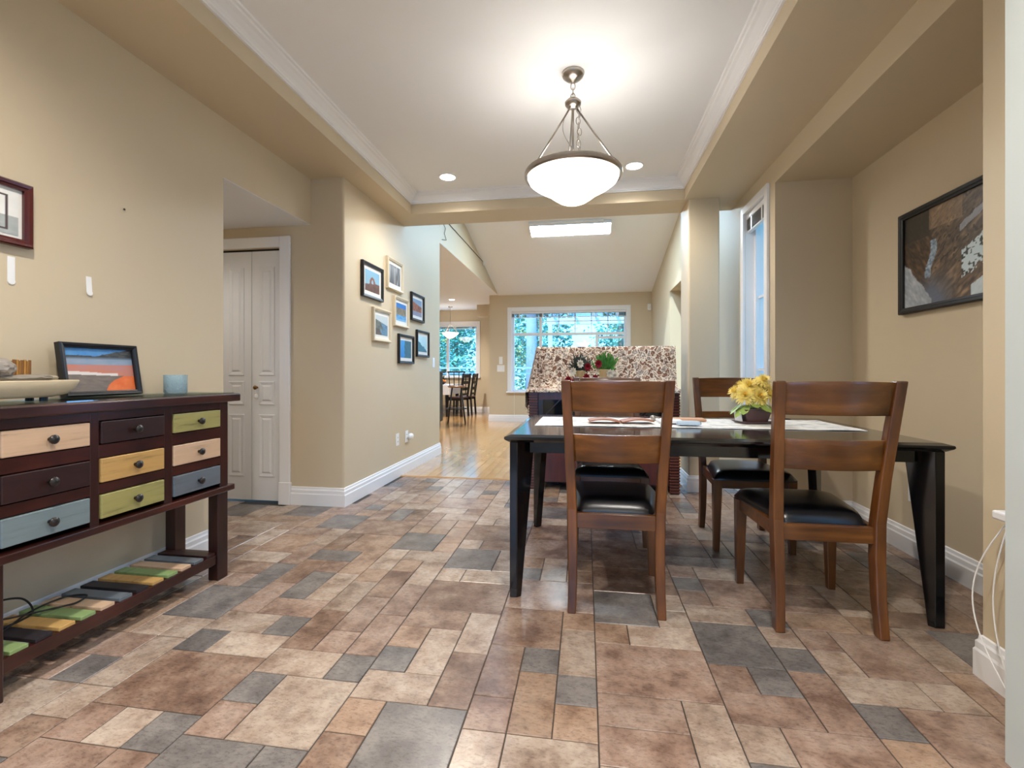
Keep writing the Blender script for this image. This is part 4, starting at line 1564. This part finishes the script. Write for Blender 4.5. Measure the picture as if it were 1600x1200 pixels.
pa = posy('bright green artificial plant with red flowers before the floral cloth', (.165, 4.226, .8965), 'green')
pb = posy('dark grey-green artificial plant with cream flowers before the floral cloth', (-.045, 4.226, .8965), 'dark')
pa.scale = (1.1, .85, 1.42)
pb.scale = (1.05, .85, 1.34)

# ------------------------------------------------------------------ sideboard
sb = empty('sideboard', (0, 0, 0), label='dark wood sideboard with nine multicoloured drawers and slatted shelf', cat='sideboard')
SF, SBK = -1.80, -2.098
BY0, BY1 = 1.155, 2.161
ST = .926
MB().box(SBK - .005, SF + .022, BY0 - .065, BY1 + .065, ST - .04, ST).build('top_board', M_ESPX, sb, .006)
gm = glass_mat('table_glass', (.86, .95, .94, 1), .25)
MB().box(SBK + .012, SF - .002, BY0 - .045, BY1 + .045, ST, ST + .005).build('glass_top', gm, sb)
MB().box(SBK, SBK + .015, BY0, BY1, .434, ST - .04).build('back_panel', M_ESPX, sb)
for yy in (BY0, BY1 - .052, 1.79 + .002, 1.47 + .012):
    wdt = .052 if yy in (BY0, BY1 - .052) else .041 if yy > 1.7 else .033
    MB().box(SBK + .015, SF, yy, yy + wdt, .462, ST - .04).build('upright', M_ESPZ, sb, .002)
rows = ((.760, .852), (.614, .712), (.478, .576))
colsY = ((BY0 + .052, 1.482), (1.515, 1.792), (1.833, BY1 - .052))
rails = [(ST - .04, .852), (.760, .712), (.614, .576)]
for a, b_ in rails:
    for (y0, y1) in colsY:
        MB().box(SF - .04, SF - .001, y0, y1, min(a, b_), max(a, b_)).build('drawer_rail', M_ESPX, sb)
MB().box(SBK, SF + .016, BY0 - .03, BY1 + .03, .434, .463).build('lower_board', M_ESPX, sb, .004)


def paint(name, c, axis=1):
    m, nt, N, L, b = new_mat(name)
    v = coords(nt, (60, 5, 60))
    f = noise(nt, v, 1, 5, .65)
    dk = tuple(q * .62 for q in c[:3]) + (1,)
    lt = tuple(min(1, q * 1.12) for q in c[:3]) + (1,)
    cc = ramp(nt, f, [(.28, dk), (.42, c), (.72, lt)])
    L.new(cc, b.inputs['Base Color'])
    b.inputs['Roughness'].default_value = .4
    bump(nt, b, f, .06, .002)
    return m


DP = {'cream': paint('drawer_cream_pink', rgb(196, 165, 136)), 'brown': paint('drawer_dark_brown', rgb(44, 22, 20)), 'blue': paint('drawer_blue_grey', rgb(112, 126, 130)),
      'ochre': paint('drawer_ochre', rgb(184, 146, 88)), 'olive': paint('drawer_olive', rgb(150, 143, 88)), 'slate': paint('drawer_slate', rgb(96, 104, 112)), 'green': paint('slat_green', rgb(128, 150, 98)), 'black': paint('slat_black', rgb(34, 30, 36))}
dcol = (('cream', 'brown', 'blue'), ('brown', 'ochre', 'olive'), ('olive', 'cream', 'slate'))
for ci, (y0, y1) in enumerate(colsY):
    for ri, (z0, z1) in enumerate(rows):
        g = .004
        dr = MB().box(SF - .22, SF - .004, y0 + g, y1 - g, z0 + g, z1 - g).box(SF - .006, SF + .006, y0 + g, y1 - g, z0 + g, z1 - g).build('drawer', DP[dcol[ci][ri]], sb, .003)
        dr['label'] = {'cream': 'cream-pink drawer', 'brown': 'dark brown drawer', 'blue': 'blue-grey drawer', 'ochre': 'ochre yellow drawer', 'olive': 'olive green drawer', 'slate': 'slate grey drawer'}[dcol[ci][ri]]
        k = MB().lathe([(.007, 0), (.006, .010), (.008, .013), (.0155, .018), (.016, .023), (.010, .028), (.001, .030)], 16).build('knob', M_DARKMETAL, dr, smooth=True, angle=50, loc=(SF + .005, (y0 + y1) / 2, (z0 + z1) / 2))
        k.rotation_euler = (0, R(90), 0)
for xa in (SF - .055, SBK):
    for yy in (BY0, BY1 - .066):
        MB().box(xa, xa + .055, yy, yy + .066, 0, .434).build('leg', M_ESPZ, sb, .003)
for xa in (SF - .034, SBK + .004):
    MB().box(xa, xa + .026, BY0 + .066, BY1 - .066, .082, .128).build('shelf_rail', M_ESPX, sb, .003)
MB().box(SBK + .055, SF - .055, BY1 - .05, BY1 - .02, .082, .128).build('end_rail', M_ESPX, sb)
MB().box(SBK + .055, SF - .055, BY0 + .02, BY0 + .05, .082, .128).build('end_rail', M_ESPX, sb)
scol = ['brown', 'slate', 'cream', 'green', 'ochre', 'black', 'slate', 'cream', 'green', 'ochre', 'black', 'green', 'slate']
yy = BY1 - .07
pitch = .0722
for k, cn in enumerate(scol):
    o = MB().box(SBK + .012, SF - .012, yy - .053, yy, .1285, .142).build('shelf_slat', DP[cn], sb, .002)
    yy -= pitch
    if yy - .058 < BY0 + .02:
        break

# things on the sideboard
ZT = ST + .005
pf = picture('black-framed photo of an orange hot spring leaning on the sideboard', (-2.055, 1.73, ZT + .111), (R(-9), 0, R(90)), .325, .222, .02, .03, M_BLACKFRAME, 0, p_spring, nx=100)
bpy.context.view_layer.update()
cg = empty('candle_holder', (-2.0, 2.055, ZT), label='ribbed pale blue glass candle holder on the sideboard', cat='candle holder')
m, nt, N, L, b = new_mat('blue_pressed_glass')
b.inputs['Base Color'].default_value = rgb(206, 228, 234)
b.inputs['Roughness'].default_value = .12
b.inputs['Transmission Weight'].default_value = .6
b.inputs['IOR'].default_value = 1.4
ch = N.new('ShaderNodeTexVoronoi')
ch.inputs['Scale'].default_value = 110
L.new(coords(nt), ch.inputs['Vector'])
bump(nt, b, ch.outputs['Distance'], .5, .004)
MB().lathe([(.001, 0), (.044, 0), (.049, .006), (.050, .09), (.046, .091), (.044, .012), (.001, .010)], 40).build('cup', m, cg, smooth=True, angle=40)
MB().lathe([(.001, .011), (.042, .011), (.042, .052), (.001, .050)], 24).build('candle', plain('wax', rgb(206, 220, 222), .5), cg, smooth=True, angle=40)

# stone dish with driftwood
sd = empty('stone_dish', (-1.93, 1.315, ZT), label='long beige stone dish on dark feet on the sideboard', cat='dish')
M_STONE = plain('beige_stone', rgb(196, 180, 150), .7, var=.12, scale=18, bmp=.12)
rg = []
for sc_, z in ((.60, .014), (.82, .024), (.94, .046), (1.0, .070), (.985, .074), (.95, .069), (.80, .052), (.4, .044), (.02, .042)):
    rg.append([(.088 * sc_ * abs(math.cos(t)) ** .8 * (1 if math.cos(t) > 0 else -1), .215 * sc_ * abs(math.sin(t)) ** .7 * (1 if math.sin(t) > 0 else -1), z) for t in [2 * PI * q / 40 for q in range(40)]])
MB().loft(rg).build('bowl', M_STONE, sd, smooth=True)
for sx in (-.03, .03):
    for sy in (-.09, .09):
        MB().lathe([(.012, 0), (.012, .022), (.001, .023)], 10).build('foot', M_BLACK, sd, loc=(sx, sy, 0))
M_BARK = plain('grey_bark', rgb(128, 120, 108), .85, var=.35, scale=30, bmp=.3)
rk = random.Random(4)


def rock(name, label, cat, c, sx, sy, sz, mat, seed):
    bm = bmesh.new()
    bmesh.ops.create_icosphere(bm, subdivisions=3, radius=1)
    for v in bm.verts:
        d = .7 + .6 * fb(v.co.x + 3, v.co.y + v.co.z * 1.7 + 3, 2.2, seed)
        v.co = Vector((v.co.x * sx * d, v.co.y * sy * d, v.co.z * sz * d))
    me = bpy.data.meshes.new(name)
    bm.to_mesh(me)
    bm.free()
    me.materials.append(mat)
    o_ = bpy.data.objects.new(name, me)
    COL.objects.link(o_)
    o_.location = c
    return tag(o_, label, cat)


rock('bark_piece', 'flat grey bark piece lying across the stone dish', 'bark', (-1.93, 1.37, ZT + .082), .045, .085, .013, M_BARK, 2)
rock('bark_piece', 'thin pale bark piece at the right tip of the dish', 'bark', (-1.965, 1.465, ZT + .084), .022, .035, .008, plain('pale_bark', rgb(170, 158, 138), .85, var=.3, scale=40), 5)
rock('grey_stone', 'lumpy grey stone on the left of the dish', 'stone', (-1.925, 1.30, ZT + .118), .032, .034, .03, plain('lumpy_stone', rgb(142, 134, 126), .8, var=.4, scale=40, bmp=.3), 7)
bb = empty('bamboo_raft', (-2.0, 1.385, ZT + .09), (0, 0, R(4)), 'small fence-like bundle of brown bamboo sticks in the dish', 'bamboo')
for k in range(14):
    MB().tube([(0, -.055 + k * .0082, 0), (rk.uniform(-.003, .003), -.055 + k * .0082, .055 + rk.uniform(-.003, .003))], .0041, 6).build('stick', plain('bamboo_%d' % (k % 3), [rgb(150, 104, 44), rgb(128, 84, 34), rgb(176, 126, 60)][k % 3], .6, var=.2, scale=40), bb)
gb = empty('golden_box', (-2.0, 1.275, ZT + .075), label='golden wooden block at the left edge of the dish', cat='box')
MB().box(-.03, .03, -.05, .045, .0, .125).build('block', plain('golden_wood', rgb(190, 134, 46), .5, var=.2, scale=20), gb, .003)
MB().box(.03, .034, .02, .046, .075, .082).build('notch', M_BARK, gb)
# cable on lower shelf
cbm = MB()


def curve_pts(P_, n_=8):
    out = []
    P_ = [Vector(p) for p in P_]
    for i in range(len(P_) - 1):
        p0, p1, p2, p3 = P_[max(i - 1, 0)], P_[i], P_[i + 1], P_[min(i + 2, len(P_) - 1)]
        for k in range(n_):
            t = k / n_
            out.append(.5 * ((2 * p1) + (-p0 + p2) * t + (2 * p0 - 5 * p1 + 4 * p2 - p3) * t * t + (-p0 + 3 * p1 - 3 * p2 + p3) * t ** 3))
    out.append(P_[-1])
    return out


cab = [(-2.07, 1.18, .149), (-2.02, 1.23, .16), (-2.04, 1.33, .225), (-2.02, 1.42, .215), (-2.01, 1.45, .15), (-1.99, 1.36, .149), (-2.0, 1.27, .16), (-2.03, 1.32, .172), (-2.0, 1.40, .162), (-1.96, 1.50, .149), (-1.93, 1.54, .15), (-1.96, 1.60, .148), (-2.03, 1.57, .148), (-2.02, 1.45, .152), (-1.97, 1.34, .149), (-1.94, 1.25, .149)]
o = MB().tube(curve_pts(cab, 10), .0035, 6).build('power_cable', M_BLACK, smooth=True)
tag(o, 'loosely coiled black cable on the slatted lower shelf', 'cable')

# ------------------------------------------------------------------ breakfast nook
M_CHBLACK = plain('black_chair_paint', rgb(16, 18, 24), .4, var=.1)
M_SEATW = wood('stool_seat_wood', rgb(110, 70, 40), rgb(150, 104, 66), rgb(178, 132, 90), 0)
kc = empty('kitchen_counter', (0, 0, 0), label='dark green kitchen counter end beside the bar stool', cat='counter')
MB().box(-4.3, -2.76, 8.35, 8.95, .1, 1.03).build('body', plain('dark_green_cabinet', rgb(30, 48, 44), .4, var=.1), kc, .004)
MB().box(-4.3, -2.80, 8.38, 8.92, 0, .1).build('toe_kick', M_BLACK, kc)
MB().box(-4.33, -2.73, 8.32, 8.98, 1.03, 1.065).build('countertop', plain('pale_stone_top', rgb(60, 60, 62), .2, var=.3, scale=60), kc, .005)
bs = empty('bar_stool', (-2.62, 9.45, 0), (0, 0, R(14)), 'black metal bar stool with wooden seat near the counter', 'stool')
MB().lathe([(.001, .735), (.17, .735), (.185, .75), (.185, .765), (.17, .775), (.001, .772)], 24).build('seat', M_SEATW, bs, smooth=True, angle=40)
for k in range(4):
    an = R(45 + 90 * k)
    MB().tube([(.13 * math.cos(an), .13 * math.sin(an), .736), (.25 * math.cos(an), .25 * math.sin(an), 0)], .013, 8).build('leg', M_CHBLACK, bs, smooth=True)
MB().tube([(.205 * math.cos(2 * PI * k / 24), .205 * math.sin(2 * PI * k / 24), .30) for k in range(24)], .009, 6, closed=True).build('foot_ring', M_CHBLACK, bs, smooth=True)
for k in range(4):
    xx = -.135 + k * .09
    MB().tube([(xx, -.15, .765), (xx * 1.15, -.185, 1.04)], .009, 6).build('back_spindle', M_CHBLACK, bs, smooth=True)
MB().tube([(-.18, -.17, 1.05), (-.09, -.195, 1.055), (0, -.2, 1.055), (.09, -.195, 1.055), (.18, -.17, 1.05)], .014, 8).build('back_rail', M_CHBLACK, bs, smooth=True)
bt = empty('breakfast_table', (-3.55, 11.2, 0), label='dark breakfast table under the nook window', cat='table')
MB().box(-.62, .38, -.45, .55, .72, .75).build('table_top', M_ESPX, bt, .004)
for sx in (-.56, .32):
    for sy in (-.39, .49):
        MB().hexa([(sx - .025, sy - .025, 0), (sx + .025, sy - .025, 0), (sx + .025, sy + .025, 0), (sx - .025, sy + .025, 0)], [(sx - .04, sy - .04, .72), (sx + .04, sy - .04, .72), (sx + .04, sy + .04, .72), (sx - .04, sy + .04, .72)]).build('leg', M_CHBLACK, bt)
tc_ = MB()
tc_.box(-4.19, -3.15, 10.73, 11.77, .7505, .754).box(-3.153, -3.148, 10.73, 11.77, .52, .754).box(-4.19, -3.15, 10.727, 10.732, .52, .754)
tag(tc_.build('tablecloth', plain('white_tablecloth', rgb(232, 232, 236), .85, var=.03)), 'white cloth draped over the breakfast table', 'tablecloth')
fbw = empty('fruit_bowl', (-3.45, 11.1, .754), label='dark bowl of orange flowers and leaves on the breakfast table', cat='bowl')
MB().lathe([(.001, 0), (.05, 0), (.06, .01), (.13, .06), (.135, .065), (.12, .06), (.05, .02), (.001, .018)], 20).build('bowl', M_DARKMETAL, fbw, smooth=True)
M_OR = plain('orange_petal', rgb(222, 128, 44), .5, var=.2)
for k in range(7):
    MB().lathe([(.001, 0), (.03, .008), (.04, .03), (.03, .055), (.001, .062)], 10).build('orange_bloom', M_OR, fbw, smooth=True, loc=(.075 * math.cos(k * 1.05), .075 * math.sin(k * 1.05), .045 + .02 * (k % 2)))
mb = MB()
blades(mb, (0, 0, .07), 24, .16, 1.3, .03)
mb.build('leaves', M_DKGREEN, fbw)


def ladder_chair(label, loc, rz):
    e = empty('ladder_back_chair', loc, (0, 0, rz), label, 'chair', 'black ladder-back chairs at the breakfast table')
    for s in (-1, 1):
        MB().sweep([(s * .18, -.02, 0), (s * .18, .01, .45), (s * .185, -.07, 1.02)], [(.035, .04)] * 3).build('back_post', M_CHBLACK, e)
        MB().sweep([(s * .18, .38, 0), (s * .18, .37, .43)], [(.032, .032), (.04, .04)]).build('front_leg', M_CHBLACK, e)
        MB().box(s * .18 - .01, s * .18 + .01, .02, .37, .38, .43).build('side_rail', M_CHBLACK, e)
    for z0, z1 in ((.92, 1.01), (.77, .84), (.62, .69), (.50, .55)):
        yy_ = .01 - .08 * ((z0 + z1) / 2 - .45) / .57
        MB().box(-.17, .17, yy_ - .01, yy_ + .01, z0, z1).build('back_slat', M_CHBLACK, e)
    MB().box(-.012, .012, -.045, -.03, .55, .92).build('back_splat', M_CHBLACK, e)
    MB().box(-.21, .21, -.01, .41, .43, .465).build('seat', M_ESPX, e, .01)
    return e


ladder_chair('black ladder-back chair nearer the counter at the breakfast table', (-2.86, 11.0, 0), R(78))
ladder_chair('black ladder-back chair closest to the nook window', (-2.78, 11.55, 0), R(88))
# nook pendant
kp = empty('nook_pendant', (-3.35, 11.5, ZK), label='small glowing bowl pendant hanging in front of the nook window', cat='pendant light')
MB().lathe([(.001, 0), (.06, 0), (.055, -.02), (.001, -.03)], 20).build('canopy', M_STEEL, kp, smooth=True)
MB().tube([(0, 0, -.02), (0, 0, -.42)], .006, 8).build('stem', M_STEEL, kp)
for k in range(3):
    an = R(30 + 120 * k)
    MB().tube([(0, 0, -.42), (.2 * math.cos(an), .2 * math.sin(an), -.66)], .005, 6).build('rod', M_STEEL, kp)
MB().loft([[(max(r_, 1e-4) * math.cos(2 * PI * q / 32), max(r_, 1e-4) * math.sin(2 * PI * q / 32), z) for q in range(32)] for r_, z in ((.21, -.66), (.18, -.70), (.12, -.75), (.06, -.79), (.0, -.80))], caps=False).build('glass_bowl', emis('nook_opal_glass', (1, .9, .75), 3), kp, smooth=True)
# interior door in the passage
d2 = empty('door_2', (XLR + .899, 7.0, 0), (0, 0, R(-90)), 'brown panelled door in the passage off the living room', 'door', kind='structure')
MB().box(-.42, .42, -.04, 0, 0, 2.03).build('leaf', plain('taupe_door', rgb(150, 124, 84), .5), d2, .004)
MB().box(-.50, -.42, -.05, 0, 0, 2.10).box(.42, .50, -.05, 0, 0, 2.10).box(-.42, .42, -.05, 0, 2.03, 2.10).build('casing', plain('dark_casing', rgb(92, 94, 92), .5), d2)

# ------------------------------------------------------------------ outdoors
M_GRASS = plain('lawn', rgb(84, 110, 70), .9, var=.3, scale=3)
gr = MB().box(-14, 14, YK + .3, 34, -.5, -.3).box(1.6, 14, -8, YK + .3, -.5, -.3).box(-14, 14, -16, YREAR - .3, -.5, -.3)
tag(gr.build('garden_ground', M_GRASS), 'green lawn outside the windows', 'ground', kind='structure')
M_RAIL = plain('pale_blue_rail', rgb(196, 212, 222), .5, var=.05)
rl = empty('deck_railing', (0, 14.0, -.3), label='pale painted deck railing outside the windows', cat='railing')
MB().box(-6, 3.4, -.05, .05, 1.46, 1.51).build('top_rail', M_RAIL, rl)
MB().box(-6, 3.4, -.03, .03, 1.30, 1.34).build('mid_rail', M_RAIL, rl)
MB().box(-6, 3.4, -.03, .03, .15, .20).build('bottom_rail', M_RAIL, rl)
xx = -6
while xx < 3.5:
    MB().box(xx - .05, xx + .05, -.05, .05, .061, 1.55).build('post', M_RAIL, rl)
    xx += 1.55
dk = empty('deck', (0, 0, 0), label='pale wooden deck outside the living room window', cat='deck')
yy = YK + .35
while yy < 14.2:
    MB().box(-6, 3.5, yy, yy + .14, -.3, -.24).build('deck_board', M_RAIL, dk)
    yy += .15
pg_ = empty('pergola', (0, 13.6, -.3), label='pale blue pergola beam seen through the top of the window', cat='pergola')
MB().box(-1.1, 3.4, -.06, .06, 2.72, 2.90).build('beam', M_RAIL, pg_)
for xx in (-1.0, 3.2):
    MB().box(xx - .06, xx + .06, -.06, .06, .061, 2.72).build('post', M_RAIL, pg_)
for k in range(8):
    MB().box(-.9 + k * .58, -.85 + k * .58, -.5, .9, 2.90, 3.0).build('rafter', M_RAIL, pg_)
M_TRUNK = plain('tree_bark', rgb(120, 108, 96), .9, var=.3, scale=12)
LEAFM = [plain('garden_leaf_%d' % k, c, .5, var=.35, scale=1.5) for k, c in enumerate((rgb(78, 160, 138), rgb(52, 130, 122), rgb(110, 176, 140), rgb(196, 206, 128)))]
rg_ = random.Random(21)


def tree(label, x_, y_, h_, rad, z0, n_, mats, leaf=.14, trunk=.12, clip=1.55):
    e = empty('garden_tree', (x_, y_, -.3), label=label, cat='tree', group='garden trees outside the windows')
    tp = [(0, 0, 0), (rg_.uniform(-.1, .1), 0, h_ * .4), (rg_.uniform(-.2, .2), .1, h_ * .8)]
    MB().tube(curve_pts(tp, 4), [trunk * (1 - .07 * k) for k in range(9)], 8).build('trunk', M_TRUNK, e, smooth=True)
    mb = MB()
    cl = [(rg_.gauss(0, .42) * rad, rg_.gauss(0, .36) * rad, z0 + (h_ - z0) * rg_.random()) for _ in range(26)]
    for k in range(n_):
        c = rg_.choice(cl)
        p = Vector((c[0] + rg_.gauss(0, .2) * rad, c[1] + rg_.gauss(0, .2) * rad, c[2] + rg_.gauss(0, .16) * rad))
        if p.z < .05 or abs(p.x) > clip - .2 or abs(p.y) > clip - .2:
            continue
        d = Vector((rg_.uniform(-1, 1), rg_.uniform(-1, 1), rg_.uniform(-.7, .5)))
        up = Vector((rg_.uniform(-.6, .6), rg_.uniform(-1, .2), 1))
        L_ = leaf * rg_.uniform(.6, 1.4)
        dn = d.normalized()
        sd_ = dn.cross(up).normalized()
        mb.add([p, p + dn * L_ * .5 + sd_ * L_ * .28, p + dn * L_, p + dn * L_ * .5 - sd_ * L_ * .28], [(0, 1, 2, 3)], rg_.choices(range(len(mats)), k=1)[0])
    tag(mb.build('foliage', mats, e), kind='stuff')
    return e


TR = [('leafy teal tree filling the nook window', -4.9, 17.8, 5.4, 1.55, .3), ('leafy teal tree in the left half of the wide window', -1.8, 17.8, 5.2, 1.55, .3),
      ('leafy teal tree in the right half of the wide window', 1.3, 17.8, 5.2, 1.55, .3), ('leafy tree right of the wide-window trees', 4.4, 17.8, 5.2, 1.55, .3),
      ('leafy tree left of the nook-window tree', -8.0, 17.8, 5.4, 1.55, .3), ('low round shrub beyond the railing of the wide window', -.2, 15.3, 1.7, .8, .1),
      ('low wide shrub beyond the railing of the nook window', -4.6, 15.3, 1.7, .8, .1), ('tall background tree behind the nook window', -6.6, 22.2, 6.8, 2.4, .5),
      ('tall background tree behind the left of the wide window', -2.4, 22.2, 6.8, 2.4, .5), ('tall background tree behind the right of the wide window', 1.8, 22.2, 6.8, 2.4, .5)]
for k, (lab, x_, y_, h_, rad, z0) in enumerate(TR):
    tree(lab, x_, y_, h_, rad, z0, 2500 if h_ < 2 else 5200, [LEAFM[0], LEAFM[1], LEAFM[(2, 3)[k % 2]]], .15 if y_ < 20 else .22, clip={1.7: .95}.get(h_, 1.55 if y_ < 20 else 2.1))
tt = empty('tall_trunk', (-1.72, 15.0, -.3), label='thick pale bare trunk at the left of the wide window', cat='tree')
MB().tube([(0, 0, 0), (.02, 0, 2), (-.02, 0, 6)], [.19, .17, .14], 12).build('trunk', plain('pale_bark_trunk', rgb(150, 160, 170), .9, var=.2, scale=8), tt, smooth=True)
